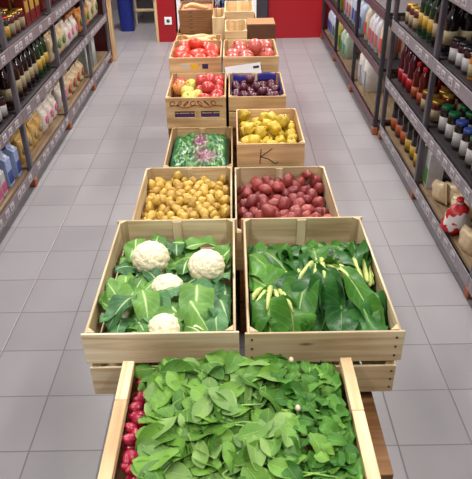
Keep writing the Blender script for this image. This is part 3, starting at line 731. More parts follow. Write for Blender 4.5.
# row 4
crate('wooden crate holding a shiny green vegetable bag', -.335, -.012, 2.525, 3.03, .320, .495, W_TAN, slats=((0, 1),), zb=.36)
cK = crate('tan wooden crate of yellow quinces marked with a K', .008, .318, 2.525, 2.99, .480, .605, W_TAN, slats=((0, 1),), zb=.51)
# row 5
cA = crate('tan crate of red and green apples with two slots and brown script on its front', -.362, -.045, 3.05, 3.50, .48, .650, W_TAN, slats=((0, 1),), zb=.566, front_holes=True)
cP = crate('tan crate of dark plums lined with blue paper', -.03, .272, 3.05, 3.485, .48, .650, W_TAN, slats=((0, .5), (.56, 1)), zb=.575)
# row 6
cT = crate('wooden crate of big red tomatoes with small stickers on its front', -.378, -.072, 3.51, 3.925, .60, .735, W_TAN, slats=((0, 1),), zb=.643)
crate('wooden crate of large dusky pink pomegranates', -.062, .262, 3.51, 3.925, .60, .735, W_TAN, slats=((0, 1),), zb=.643)
# row 7
crate('far wooden crate of long tan roots', -.39, -.08, 3.96, 4.27, .58, .690, W_TAN, slats=((0, 1),), zb=.625)
crate('small empty pale crate behind the pomegranates', -.055, .092, 4.05, 4.40, .65, .760, W_NEW, slats=((0, 1),))
crate('small pale crate between the flat boxes and the empty crate', -.15, -.062, 4.50, 4.85, .60, .755, W_NEW, slats=((0, 1),))
crate('empty pale crate farthest back on top, right of the flat boxes', -.062, .155, 4.60, 5.02, .68, .775, W_NEW, slats=((0, 1),))
crate('tan crate underneath the farthest empty crate', -.07, .180, 4.56, 5.04, .63, .679, W_TAN, slats=((0, 1),))

# marks on crates
INK = P('dark_ink', (58, 36, 26), .7); STAMPG = P('green_stamp', (60, 132, 84), .7); RINK = P('brown_ink', (168, 84, 52), .7)
def strokes(parent, name, m, lines, wd, y, plane='front'):
    """thin raised ink strokes on a crate's board (local x, z)"""
    b = MB()
    for ln in lines:
        for (xa, za), (xb, zb) in zip(ln, ln[1:]):
            d = Vector((xb-xa, 0, zb-za)); l = d.length
            if l < 1e-6: continue
            M = Matrix.Translation(((xa+xb)/2, y, (za+zb)/2)) @ Matrix.Rotation(-math.atan2(d.z, d.x), 4, 'Y')
            b.box((-l/2-wd/3, -.0004, -wd/2), (l/2+wd/3, .0004, wd/2), M, 0)
    return b.build(name, m, parent)
y_ = -(2.99-2.525)/2-.0006
strokes(cK, 'handwritten_letter', INK, [[(-.045, .098), (-.050, .028)], [(.005, .100), (-.046, .062), (-.010, .050), (.020, .026), (.034, .034)]], .004, y_)
y_ = -(3.50-3.05)/2-.0006
sc_lines = []
for k in range(7):
    x0 = -.122+k*.036; R = .016
    sc_lines.append([(x0+R*math.cos(a)*(.7+.3*a/6), .139+.012*math.sin(a+k)) for a in [q*.5 for q in range(0, 12)]])
sc_lines.append([(-.14+.28*q/12, .122+.006*math.sin(q*1.3)) for q in range(13)])
strokes(cA, 'brown_script', RINK, sc_lines, .0048, y_)
b = MB(); b.box((-.135, -.215, .045), (.135, -.205, .10), bev=.001); b.build('purple_liner', P('purple_paper', (70, 44, 110), .6), cA)
yb = -(3.925-3.51)/2-.0006
for nm, xa, xb, m in (('grey_sticker', -.085, -.03, P('pale_sticker', (196, 190, 176), .5)), ('yellow_sticker', -.025, .015, P('yellow_sticker_paper', (220, 180, 40), .5)), ('navy_sticker', .04, .075, P('navy_sticker_paper', (40, 40, 84), .5))):
    MB().box((xa, yb-.0006, .07), (xb, yb+.0006, .098), bev=0).build(nm, m, cT)
# stamp on the inside of the cauliflower crate is greenish leaf print; blue liner of the plum crate
BLUEP = P('blue_paper', (44, 38, 128), .55, 0, .1, 20)
b = MB(); n = 10
G = [[b.bm.verts.new((-.140+.28*i/n, .208-.004*abs(math.sin(i*2.1)), .11+.052*j/3+.006*math.sin(i*1.9)*(j/3)+(.010 if i > 5 else 0))) for j in range(4)] for i in range(n+1)]
for i in range(n):
    for j in range(3): b.face([G[i][j], G[i+1][j], G[i+1][j+1], G[i][j+1]], None, True)
o = b.build('blue_liner', BLUEP, cP); md = o.modifiers.new('thick', 'SOLIDIFY'); md.thickness = .001
for sx in (-1, 1):
    b = MB(); G = [[b.bm.verts.new((sx*(.141-.002*(i % 2)), -.10+.31*i/8, .11+.050*j/3+.006*math.sin(i*2.3)*(j/3))) for j in range(4)] for i in range(9)]
    for i in range(8):
        for j in range(3): b.face([G[i][j], G[i+1][j], G[i+1][j+1], G[i][j+1]], None, True)
    o = b.build('blue_liner', BLUEP, cP); md = o.modifiers.new('thick', 'SOLIDIFY'); md.thickness = .001
# white card between plums and pomegranates
t = thing('price_card', 'white card tucked between the plum crate and the pomegranate crate', 'card', (.055, 3.494, .655))
t.rotation_euler = (-.25, math.radians(-7), 0)
MB().box((-.105, -.001, -.03), (.105, .001, .038), bev=.0005).build('card_body', P('white_card', (222, 222, 226), .5, 0, .03), t)
MB().box((.06, -.002, .008), (.095, -.001, .022), bev=0).build('dark_print', INK, t)

# ---------------------------------------------------------------- piles
def pack(n, r, x0, x1, y0, y1, z0, heap=0, seed=1, it=260, flat=1.0):
    """settle n balls of radius r (+-12%) in a box by relaxation; returns positions and radii"""
    R = np.random.RandomState(seed); rr = r*R.uniform(.9, 1.1, n)
    p = np.stack([R.uniform(x0+r, x1-r, n), R.uniform(y0+r, y1-r, n), z0+r+R.uniform(0, r*4+heap, n)], 1)
    for k in range(it):
        g = .0012 if k < it*.8 else .0003
        p[:, 2] -= g
        if heap:
            p[:, 0] += ((x0+x1)/2-p[:, 0])*.0015
        for q in range(3):
            d = p[:, None]-p[None]; L2 = np.sqrt((d**2).sum(2))+np.eye(n)*9; mn = (rr[:, None]+rr[None])*.97
            ov = np.maximum(0, mn-L2); mv = (d/L2[..., None])*ov[..., None]*.5
            p += mv.sum(1)*.6
            p[:, 0] = np.clip(p[:, 0], x0+rr, x1-rr); p[:, 1] = np.clip(p[:, 1], y0+rr, y1-rr); p[:, 2] = np.maximum(p[:, 2], z0+rr)
    return p, rr
def lump(sx, sy, sz, seed, amp=.12, sub=3, freq=1.5, ribs=0, ribamp=0, dimple=0, dimple2=0):
    """lumpy ball mesh with unit-radius base scaled to sx, sy, sz"""
    b = MB(); bmesh.ops.create_icosphere(b.bm, subdivisions=sub, radius=1)
    for v in b.bm.verts:
        c = v.co.copy(); k = 1+amp*noise.noise(c*freq+Vector((seed*7.3, seed*3.1, seed)))
        if ribs: th = math.atan2(c.y, c.x); k *= 1+ribamp*math.cos(th*ribs)*(1-abs(c.z)**3)
        rh = math.hypot(c.x, c.y)
        z = c.z*k
        if dimple and c.z > 0: z -= dimple*math.exp(-(rh/.33)**2)
        if dimple2 and c.z < 0: z += dimple2*math.exp(-(rh/.3)**2)
        v.co = Vector((c.x*k*sx, c.y*k*sy, z*sz))
    for f in b.bm.faces: f.smooth = True
    return b
def pile(name, cat, label, group, variants, pts, rr, tilt=3.14, keep=None, base_r=1.05):
    """variants: list of prototype makers"""
    sp = [Spawner(v) for v in variants]; out = []
    for k, (p, r) in enumerate(zip(pts, rr)):
        if keep and not keep(p): continue
        s = random.choice(sp)
        rot = (random.uniform(-tilt, tilt), random.uniform(-tilt, tilt), random.uniform(-3.14, 3.14))
        o = s.put(tuple(p), rot, label(p) if callable(label) else label, group, r/base_r)
        out.append(o)
    return out
POT = speckle('yellow_potato_skin', (188, 150, 58), (214, 180, 90), (140, 100, 42), .38, 8, 50, .3)
POT2 = speckle('tan_potato_skin', (168, 126, 48), (196, 156, 70), (126, 86, 36), .38, 8, 50, .3)
RPOT = speckle('red_potato_skin', (132, 46, 48), (162, 70, 66), (186, 112, 84), .45, 8, 40, .3, .15)
RPOT2 = speckle('dark_red_potato_skin', (110, 36, 42), (140, 54, 54), (172, 92, 70), .45, 8, 40, .3, .15)
def mk_simple(name, cat, m, f):
    def g():
        o = f().build(name, m); tag(o, 'x', cat); return o
    return g
potv = [mk_simple('potato', 'potato', [POT, POT, POT2][k % 3], (lambda k=k: lump(1.22, .95, .88, k+1, .28))) for k in range(5)]
p, rr = pack(205, .0215, -.402, -.024, 2.0, 2.497, .392, 0, 3, 420)
pile('potato', 'potato', 'small yellow potato in the pile in the left crate behind the cauliflowers', 'yellow potatoes in the left crate', potv, p, rr)
rpv = [mk_simple('red_potato', 'potato', [RPOT, RPOT2, RPOT][k % 3], (lambda k=k: lump(1.25, .95, .9, k+11, .2))) for k in range(5)]
p, rr = pack(158, .0265, .004, .397, 1.94, 2.487, .374, .02, 5, 420)
pile('red_potato', 'potato', 'red-skinned potato in the heap behind the leafy greens', 'red potatoes in the right crate', rpv, p, rr)
# quinces
QU = speckle('quince_skin', (186, 156, 40), (214, 184, 62), (140, 108, 30), .45, 5, 30, .25); STEM = P('brown_stem', (70, 46, 24), .7)
def mk_quince(k):
    def f():
        t = thing('quince', 'q', 'fruit')
        lump(.92, .92, 1.12, 20+k, .34, 3, 1.3, 5, .05, .22, .12).build('fruit_body', QU, t)
        MB().tube([(0, 0, .72), (.03, 0, .9), (.08, .02, 1.08)], [.07, .06, .09], 6).build('stem', STEM, t); return t
    return f
p, rr = pack(38, .032, .018, .308, 2.54, 2.975, .512, 0, 8)
pile('quince', 'fruit', 'lumpy yellow quince in the crate marked K', 'quinces in the K crate', [mk_quince(k) for k in range(4)], p, rr, 1.2)
# apples
AR = speckle('red_apple_skin', (170, 24, 40), (200, 50, 54), (226, 170, 110), .38, 3, 30, .05, .12, (1, 1, .3)); AG = speckle('green_apple_skin', (206, 180, 80), (188, 190, 90), (226, 170, 90), .38, 3, 30, .05, .12)
AM = speckle('blushed_apple_skin', (196, 60, 50), (216, 170, 84), (226, 170, 110), .38, 3, 30, .05, .12)
def mk_apple(k, m):
    def f():
        t = thing('apple', 'a', 'apple'); lump(1, 1, .93, 30+k, .04, 3, 1, 5, .015, .30, .15).build('apple_body', m, t)
        MB().tube([(0, 0, .58), (.02, 0, .85), (.10, .02, 1.02)], [.04, .035, .05], 6).build('stem', STEM, t); return t
    return f
p, rr = pack(17, .042, -.354, -.053, 3.06, 3.492, .568, 0, 9)
for k, (q, r) in enumerate(zip(p, rr)):
    pass
apS = {n: Spawner(mk_apple(k, m)) for k, (n, m) in enumerate((('red', AR), ('green', AG), ('blushed', AM)))}
for q, r in zip(p, rr):
    u = (q[0]+.354)/.30
    c = 'green' if .22 < u < .55 and random.random() < .75 else 'red' if u > .55 or u < .15 else 'blushed'
    apS[c].put(tuple(q), (random.uniform(-.8, .8), random.uniform(-.8, .8), random.uniform(0, 6)), {'red': 'shiny red apple in the slotted crate', 'green': 'yellow-green apple in the slotted crate', 'blushed': 'apple half red half yellow in the slotted crate'}[c], c+' apples in the slotted crate', r)
# plums
PL = speckle('plum_skin', (58, 14, 34), (96, 26, 44), (130, 60, 80), .42, 4, 30, .05, .08)
def mk_plum(k):
    def f():
        t = thing('plum', 'p', 'plum'); lump(.95, .95, 1.05, 40+k, .06, 3, 1, 0, 0, .15).build('plum_body', PL, t)
        MB().tube([(0, 0, .85), (.03, 0, 1.05)], [.05, .04], 5).build('stem', STEM, t); return t
    return f
p, rr = pack(40, .027, -.019, .262, 3.06, 3.455, .570, .02, 12)
pile('plum', 'plum', 'dark purple plum in the crate lined with blue paper', 'plums in the blue-lined crate', [mk_plum(k) for k in range(3)], p, rr, 1.5)
# tomatoes
TM = speckle('tomato_skin', (186, 40, 24), (206, 66, 42), (220, 104, 66), .4, 3, 20, .03, .05); GRST = P('green_stem', (60, 96, 40), .6)
def mk_tom(k):
    def f():
        t = thing('tomato', 't', 'tomato'); lump(1.08, 1.08, .84, 50+k, .07, 3, 1.2, 6, .035, .18, .05).build('tomato_body', TM, t)
        b = MB()
        for q in range(5):
            a = q*1.257; b.leaf((0, 0, .66), (math.cos(a), math.sin(a), .25), (0, 0, 1), .38, .14, .8, .1, .05, nx=1, ny=4)
        b.build('calyx', GRST, t); return t
    return f
p, rr = pack(11, .050, -.368, -.082, 3.52, 3.915, .645, 0, 14)
pile('tomato', 'tomato', 'large red tomato in the crate with stickers', 'tomatoes in the stickered crate', [mk_tom(k) for k in range(3)], p, rr, .7)
PG = speckle('pomegranate_skin', (176, 66, 62), (198, 104, 92), (214, 140, 110), .35, 3, 20, .05, .3)
def mk_pom(k):
    def f():
        t = thing('pomegranate', 't', 'fruit'); lump(1.02, 1.02, .96, 60+k, .06, 3, 1.2, 6, .015).build('fruit_body', PG, t)
        b = MB(); b.lathe([(.16, .85), (.15, 1.02), (.22, 1.18), (.19, 1.18), (.12, 1.0), (0, .95)], 10); b.build('crown', PG, t); return t
    return f
p, rr = pack(10, .050, -.052, .252, 3.52, 3.915, .645, 0, 15)
pile('pomegranate', 'fruit', 'large dusky pink pomegranate in the right far crate', 'pomegranates in the far crate', [mk_pom(k) for k in range(3)], p, rr, 1.5)
# long tan roots
TR = speckle('tan_root_skin', (214, 160, 104), (232, 190, 140), (180, 130, 80), .55, 4, 25, .3)
def mk_root(k):
    def f():
        b = MB(); n = 12; pts = []; rad = []
        for i in range(n+1):
            q = i/n; pts.append((-.10+.2*q, .035*math.sin(q*3.1+k)+.01*math.sin(q*8+k), .012*math.sin(q*5+k*2))); rad.append(.021*max(.18, math.sin(math.pi*(q*.94+.03)))**.5)
        b.tube(pts, rad, 10); o = b.build('sweet_potato', TR); tag(o, 'x', 'root vegetable'); return o
    return f
rts = [Spawner(mk_root(k)) for k in range(3)]
for k in range(12):
    lay = k//6; q = k % 6
    rts[k % 3].put((-.235+random.uniform(-.03, .03), 3.995+q*.046+random.uniform(-.006, .006), .652+lay*.034), (random.uniform(-.15, .15), random.uniform(-.1, .1), random.uniform(-.2, .2)+(math.pi if random.random() < .5 else 0)), 'long curved tan root in the far left crate', 'tan roots in the far crate', .95)
# stack of flat brown boxes, cardboard box
FB = wood('flat_box_brown', (176, 128, 84), (156, 108, 66), (128, 84, 50))
def mk_flat():
    t = thing('flat_box', 'flat brown box in the stack behind the tan roots', 'box')
    b = MB(); W, D, H = .125, .18, .026
    b.box((-W, -D, 0), (W, -D+.006, H)); b.box((-W, D-.006, 0), (W, D, H)); b.box((-W, -D+.006, 0), (-W+.006, D-.006, H)); b.box((W-.006, -D+.006, 0), (W, D-.006, H)); b.build('tray_wall', FB, t)
    MB().box((-W+.006, -D+.006, 0), (W-.006, D-.006, .004)).build('tray_base', FB, t)
    return t
fbS = Spawner(mk_flat)
for k in range(6): fbS.put((-.272+random.uniform(-.003, .003), 4.77, .63+k*.0275), (0, 0, random.uniform(-.01, .01)), group='stack of flat boxes')
for k in range(1):
    rts[k].put((-.27+k*.06, 4.68+k*.06, .63+5*.0275+.028), (0, 0, .2), 'tan root lying on top of the flat box stack', None, .9)
t = thing('cardboard_box', 'brown box with darker front behind the pomegranates, next to the empty crate', 'box', (.185, 4.19, .65))
W, D, H = .095, .10, .138
CB = P('cardboard', (150, 104, 58), .7, 0, .1, 15); CBD = P('dark_brown_card', (92, 58, 38), .7, 0, .15, 15)
b = MB(); b.box((-W, D-.004, 0), (W, D, H)); b.box((-W, -D+.004, 0), (-W+.004, D-.004, H)); b.box((W-.004, -D+.004, 0), (W, D-.004, H)); b.box((-W, -D, 0), (W, D, .004)); b.build('box_wall', CB, t)
MB().box((-W, -D, 0), (W, -D+.004, H)).build('box_front', CBD, t)
MB().box((-W+.002, -D+.006, H), (W-.002, D-.006, H+.004)).build('lid', CB, t)

# ---------------------------------------------------------------- green bag
m, N, L, bb = mat('green_printed_film', .3, 0, .35)
bb.inputs['Coat Weight'].default_value = .12; bb.inputs['Coat Roughness'].default_value = .15
tc = N.new('ShaderNodeTexCoord'); n1 = N.new('ShaderNodeTexNoise'); n1.inputs['Scale'].default_value = 40; n1.inputs['Detail'].default_value = 5; L.new(tc.outputs['Object'], n1.inputs['Vector'])
rg = ramp(N, [(.36, (16, 58, 34)), (.48, (44, 104, 48)), (.58, (84, 132, 66)), (.68, (124, 148, 98))]); L.new(n1.outputs['Fac'], rg.inputs[0])
def grad(cx, cy, rx, ry):
    mp = N.new('ShaderNodeMapping'); mp.vector_type = 'TEXTURE'; mp.inputs['Location'].default_value = (0, cx, cy); mp.inputs['Scale'].default_value = (10, rx, ry)
    L.new(tc.outputs['Object'], mp.inputs[0]); g = N.new('ShaderNodeTexGradient'); g.gradient_type = 'SPHERICAL'; L.new(mp.outputs[0], g.inputs[0]); return g.outputs['Fac']
mx = N.new('ShaderNodeMix'); mx.data_type = 'RGBA'; mx.clamp_factor = True; mx.inputs[7].default_value = rgb((112, 58, 78))
ma = N.new('ShaderNodeMath'); ma.operation = 'MAXIMUM'; L.new(grad(.0, .27, .05, .12), ma.inputs[0]); L.new(grad(.03, .12, .07, .09), ma.inputs[1])
mb_ = N.new('ShaderNodeMath'); mb_.operation = 'MULTIPLY'; mb_.inputs[1].default_value = 1.6; L.new(ma.outputs[0], mb_.inputs[0]); L.new(mb_.outputs[0], mx.inputs[0])
L.new(rg.outputs[0], mx.inputs[6]); sp = N.new('ShaderNodeSeparateXYZ'); L.new(tc.outputs['Object'], sp.inputs[0])
ab = N.new('ShaderNodeMath'); ab.operation = 'ABSOLUTE'; L.new(sp.outputs[1], ab.inputs[0])
mr = N.new('ShaderNodeMapRange'); mr.inputs[1].default_value = .112; mr.inputs[2].default_value = .128; L.new(ab.outputs[0], mr.inputs[0])
m2 = N.new('ShaderNodeMix'); m2.data_type = 'RGBA'; m2.inputs[7].default_value = rgb((8, 96, 66)); L.new(mr.outputs[0], m2.inputs[0]); L.new(mx.outputs[2], m2.inputs[6]); L.new(m2.outputs[2], bb.inputs['Base Color'])
bp = N.new('ShaderNodeBump'); bp.inputs['Strength'].default_value = .6; bp.inputs['Distance'].default_value = .006
n4 = N.new('ShaderNodeTexNoise'); n4.inputs['Scale'].default_value = 14; n4.inputs['Distortion'].default_value = 2; L.new(tc.outputs['Object'], n4.inputs['Vector']); L.new(n4.outputs['Fac'], bp.inputs['Height']); L.new(bp.outputs[0], bb.inputs['Normal'])
b = MB(); pillow(b, .288, .13, .46, n=40, seed=3, rough=.38)
o = b.build('vegetable_bag', m); o.location = (-.174, 2.535, .432); o.rotation_euler = (0, -math.pi/2, math.pi/2)
o.rotation_euler = Matrix(((0, 1, 0), (0, 0, 1), (1, 0, 0))).to_euler()
o.location = (-.174, 2.545, .440)
tag(o, 'shiny green plastic bag with a pink patch filling its crate', 'bag')

# ---------------------------------------------------------------- cauliflowers
CURD = None
m, N, L, bb = mat('cauliflower_curd', .6); CURD = m
bb.inputs['Subsurface Weight'].default_value = .15; bb.inputs['Subsurface Radius'].default_value = (.01, .008, .005)
tc = N.new('ShaderNodeTexCoord'); v = N.new('ShaderNodeTexVoronoi'); v.inputs['Scale'].default_value = 110; L.new(tc.outputs['Object'], v.inputs['Vector'])
r = ramp(N, [(.0, (244, 238, 214)), (.75, (228, 216, 178))]); L.new(v.outputs['Distance'], r.inputs[0]); L.new(r.outputs[0], bb.inputs['Base Color'])
bp = N.new('ShaderNodeBump'); bp.invert = True; bp.inputs['Strength'].default_value = .7; bp.inputs['Distance'].default_value = .003; L.new(v.outputs['Distance'], bp.inputs['Height']); L.new(bp.outputs[0], bb.inputs['Normal'])
CLEAF = leafmat('cauliflower_leaf', (34, 88, 34), (116, 164, 72), (196, 218, 150), .45, .17, 8, .07)
CLEAF2 = leafmat('blue_green_leaf', (36, 84, 48), (90, 138, 84), (184, 208, 150), .4, .15, 8, .07)
def curd(R, seed):
    b = MB(); bmesh.ops.create_icosphere(b.bm, subdivisions=5, radius=1); cs = []
    n = 70
    for k in range(n):
        z = 1-2*(k+.5)/n; a = k*2.39996+seed; q = math.sqrt(1-z*z); cs.append(Vector((q*math.cos(a), q*math.sin(a), z))+Vector((random.uniform(-.07, .07),)*3))
    for v in b.bm.verts:
        c = v.co.normalized(); d = sorted((c-q).length for q in cs[:])[:2]
        k = .90+.11*math.sqrt(max(0, 1-(d[0]/.3)**2))+.03*noise.noise(c*7+Vector((seed,)*3))
        v.co = c*R*k; v.co.z *= .86
    for f in b.bm.faces: f.smooth = True
    return b
HEADS = [  # x, y, z centre, radius, label, lifted leaf count
 (-.283, 1.635, .585, .062, 'large white cauliflower at the back left of its crate', 9),
 (-.098, 1.575, .590, .060, 'large white cauliflower at the back right of its crate', 10),
 (-.212, 1.462, .585, .052, 'medium cauliflower in the middle of the crate, between the big ones', 9),
 (-.205, 1.282, .580, .048, 'cauliflower half hidden behind the crate\'s front board', 8),
 (-.325, 1.385, .560, .048, 'greenish cauliflower wrapped in leaves at the left wall of the crate', 10),
 (-.105, 1.285, .560, .036, 'small cauliflower in leaves at the front right of its crate', 12),
]
for k, (x, y, z, R, lab, nl) in enumerate(HEADS):
    t = thing('cauliflower', lab, 'cauliflower', (x, y, z))
    curd(R, k*1.7).build('curd', CURD, t)
    MB().lathe([(0, -.075), (.022, -.075), (.024, -.05), (R*.8, -R*.35)], 12).build('stalk', P('pale_stalk', (190, 206, 140), .5), t)
    for q in range(nl):
        a = q*2*math.pi/nl+random.uniform(-.25, .25)+k; lean = random.uniform(.3, 1.0)
        LL = random.uniform(.11, .17); d = Vector((math.cos(a), math.sin(a), lean)); base = Vector((math.cos(a)*R*.75, math.sin(a)*R*.75, -R*.55))
        # leaves stay inside the crate
        tip = Vector((x, y, 0))+base+d.normalized()*LL*.8
        if tip.x < -.385 or tip.x > -.03 or tip.y > 1.78 or tip.y < 1.225: d.z += 1.1; LL *= .75
        if k == 4: base.z += .03; d.z += .3
        b = MB(); b.leaf(base, d, Vector((-math.cos(a), -math.sin(a), 1.0)), LL, LL*random.uniform(.5, .68), random.uniform(.7, 1.5), -.25 if q % 3 else .3, .22, random.random(), 4, 10, .85, 2)
        b.keep_in(t.location, -.396, -.017, 1.214, 1.796).build('leaf', CLEAF if random.random() < .65 else CLEAF2, t)
def W_(px, py, z):
    """photo pixel on the horizontal plane at height z, used once to note where a leaf lies"""
    d = fw+rt*((px-236)/F_PX)-up*((py-239.5)/F_PX); return Vector((0, 0, CAM_H))+d*((z-CAM_H)/d.z)
# loose trimmed leaves between the heads: each a thing
LOOSE = [((-.27, 1.45), (.3, -1), .19, .62), ((-.16, 1.42), (.35, -1), .19, .63), ((-.12, 1.45), (.05, -1), .19, .635), ((-.06, 1.42), (.25, -1), .17, .62), ((-.30, 1.50), (-.2, -1), .15, .60), ((-.16, 1.36), (-.6, -1), .14, .615), ((-.08, 1.40), (.3, -.5), .14, .60),
         ((-.18, 1.70), (.9, .3), .15, .60), ((-.055, 1.60), (.1, .9), .15, .61), ((-.25, 1.32), (-1, -.4), .13, .60), ((-.32, 1.28), (.4, -.2), .12, .595), ((-.25, 1.40), (.0, -1), .14, .625), ((-.07, 1.30), (-.2, .4), .13, .60), ((-.15, 1.30), (.4, -.4), .12, .60), ((-.34, 1.68), (-.1, 1), .12, .61), ((-.04, 1.5), (.1, -1), .17, .60),
         ((-.30, 1.34), (-.5, -1), .12, .60), ((-.21, 1.38), (.8, -.9), .15, .62), ((-.36, 1.30), (.8, -.5), .13, .59), ((-.35, 1.62), (.1, .8), .12, .605), ((-.23, 1.74), (.9, -.2), .13, .60),
         ((-.30, 1.40), (-.6, -1), .14, .635), ((-.28, 1.42), (.3, -1), .15, .64), ((-.33, 1.42), (-1, -.2), .10, .615), ((-.26, 1.30), (.9, .1), .11, .60), ((-.16, 1.25), (-.3, .3), .10, .60), ((-.12, 1.36), (.9, -.6), .13, .63), ((-.06, 1.34), (-.1, -1), .12, .625), ((-.17, 1.53), (.1, 1), .12, .615), ((-.35, 1.55), (0, -1), .13, .60), ((-.20, 1.66), (-.1, 1), .12, .60)]
for k, ((x, y), d, LL, z) in enumerate(LOOSE):
    b = MB(); b.leaf((0, 0, 0), (d[0], d[1], .35), (random.uniform(-.3, .3), random.uniform(-.3, .3), 1), LL, LL*.55, random.uniform(.7, 1.1), random.choice((-.3, .3)), .2, random.random(), 4, 12, .9, 2)
    b.keep_in((x, y), -.396, -.017, 1.214, 1.796); o = b.build('cauliflower_leaf', CLEAF if k % 3 else CLEAF2); o.location = (x, y, z-.025)
    tag(o, 'broad green leaf with pale rib lying between the cauliflowers', 'leaf', 'loose leaves among the cauliflowers')

# ---------------------------------------------------------------- leafy greens (right crate)
GLEAF = leafmat('dark_green_leaf', (28, 79, 23), (87, 142, 50), (152, 182, 91), .36, .11, 9, .07)
GLEAF2 = leafmat('deep_green_leaf', (20, 65, 25), (55, 111, 44), (126, 165, 85), .34, .09, 9, .07)
STALK = P('pale_yellow_stem', (184, 198, 112), .4, 0, .12, 30)
CHARD = [  # stem px, tip px, height, leaves, label
 ((290, 286), (243, 250), .60, 5, 'leafy green bunch at the left wall, leaves pointing back left'),
 ((270, 290), (264, 335), .628, 5, 'leafy green bunch at the front left with broad pale stems'),
 ((300, 272), (275, 236), .605, 6, 'leafy green bunch at the back left of the greens crate'),
 ((322, 262), (332, 325), .625, 5, 'leafy green bunch at front centre with glossy dark leaves'),
 ((316, 266), (298, 325), .612, 6, 'leafy green bunch at front centre left, leaves towards the camera'),
 ((352, 280), (315, 252), .615, 4, 'leafy green bunch at centre right, one leaf over the back'),
 ((364, 276), (350, 240), .60, 6, 'leafy green bunch at the back right corner of the crate'),
 ((348, 288), (372, 328), .60, 6, 'leafy green bunch at the front right corner'),
 ((318, 262), (312, 238), .605, 5, 'leafy green bunch at the back centre of the crate'),
 ((262, 270), (255, 242), .585, 5, 'leafy green bunch low at the left wall behind the pale stems'),
 ((340, 285), (345, 328), .61, 5, 'leafy green bunch at the front between centre and right corner'),
]
def clampv(v, x0, x1, y0, y1): return Vector((min(max(v.x, x0), x1), min(max(v.y, y0), y1), v.z))
SHOWN = {1: 5, 3: 3, 5: 3, 6: 2}                      # bunches whose stems lie open to view
for k, (s, e, z, nl, lab) in enumerate(CHARD):
    a = W_(*s, z); e_ = W_(*e, z); D = (e_-a); LL = D.length
    t = thing('leafy_greens', lab, 'vegetable', tuple(a))
    d0 = D.normalized(); sd = Vector((-d0.y, d0.x, 0)); shown = k in SHOWN
    for q in range(nl):
        u = (q-(nl-1)/2)/max(1, (nl-1)/2); drop = .004 if shown else -.034
        off = sd*u*.034+Vector((0, 0, drop-.010*(q % 2)-.010*abs(u)))
        dd = (d0+sd*u*.40*random.uniform(.6, 1.3)+Vector((0, 0, .12+random.uniform(-.1, .12)+(.0 if shown else .35)))).normalized()
        p1 = off+dd*.030; sl = .074 if shown else .035
        b = MB(); b.tube([off-dd*.024-Vector((0, 0, .010)), off-dd*.02-Vector((0, 0, .006)), off, p1, off+dd*sl+Vector((0, 0, .001)), off+dd*(sl+.03)-Vector((0, 0, .012))], [.0045, .0075, .0085, .0080, .0065, .003], 10)
        for v in b.bm.verts: v.co.z = v.co.z*1.0
        b.keep_in(t.location, .034, .420, 1.208, 1.796).build('stem', STALK, t)
        tipL = max(.11, LL*random.uniform(.85, 1.15)-(.03 if shown else 0))
        b = MB(); b.leaf(off+dd*(sl*.45)+Vector((0, 0, .004)), dd, Vector((random.uniform(-.4, .4), random.uniform(-.4, .4), 1)), tipL, random.uniform(.10, .14), random.uniform(.5, 1.3), random.choice((-.4, -.25, .25, .4)), .24, random.random(), 4, 12, 1.05, 2)
        b.keep_in(t.location, .034, .420, 1.208, 1.796).build('leaf', GLEAF if random.random() < .6 else GLEAF2, t)
# filler layer: more bunches lying under the top ones
for k in range(12):
    x = .085+(k % 4)*.095; y = 1.30+(k//4)*.19
    t = thing('leafy_greens', 'leafy green bunch in the lower layer of the greens crate', 'vegetable', (x, y, .535), 0, 'lower layer of leafy greens')
    for q in range(6):
        a = q*1.05+random.uniform(-.3, .3); b = MB(); d = Vector((math.cos(a), math.sin(a), .55))
        LL = .12; w_ = Vector((x, y, 0))+d*LL*.9
        if w_.x > .41 or w_.x < .04 or w_.y < 1.22 or w_.y > 1.79: d.z = 1.3; LL = .085
        b.leaf((0, 0, 0), d, (0, 0, 1), LL, .085, .9, .2, .2, random.random(), 3, 9, .95, 2); b.keep_in(t.location, .034, .420, 1.208, 1.796).build('leaf', GLEAF2 if q % 2 else GLEAF, t)

# ---------------------------------------------------------------- radish bunches (front crate)
RLEAF = leafmat('radish_leaf', (52, 101, 31), (126, 174, 70), (166, 196, 104), .48, .06, 7, .1)
RLEAF2 = leafmat('greyish_radish_leaf', (77, 120, 59), (146, 180, 98), (170, 200, 120), .48, .06, 7, .1)
TLEAF = leafmat('turnip_leaf', (36, 91, 28), (92, 146, 52), (140, 186, 80), .48, .06, 7, .1)
RAD = speckle('radish_skin', (140, 16, 44), (182, 34, 66), (206, 90, 110), .38, 6, 30, .05, .15); RTIP = P('radish_root_white', (206, 190, 160), .5)
RSTEM = P('radish_stem', (140, 184, 84), .5, 0, .15, 40)
def heapz(x, y):
    u = (x+.004)/.29; v = (y-.97)/.21
    return .545+.060*max(0, 1-abs(u)**2.6)*max(0.2, 1-.45*abs(v)**3)+.012*noise.noise(Vector((x*9, y*9, 1)))
def radish():
    b = MB(); r = .0145; b.lathe([(0, .017), (r*.5, .016), (r*.95, .009), (r, 0), (r*.85, -.010), (r*.4, -.019), (0, -.024)], 12); o = b.build('radish_root', RAD); return o
RMESH = None
cells = []
for cx, (xa, xb) in enumerate(((-.225, -.075), (-.075, .10), (.10, .262))):
    for cy in range(5): cells.append((cx, cy, xa, xb, .775+cy*.079, .775+(cy+1)*.079))
place = ['nearest the camera', 'second from the camera', 'in the middle of the row', 'second from the back', 'farthest from the camera']
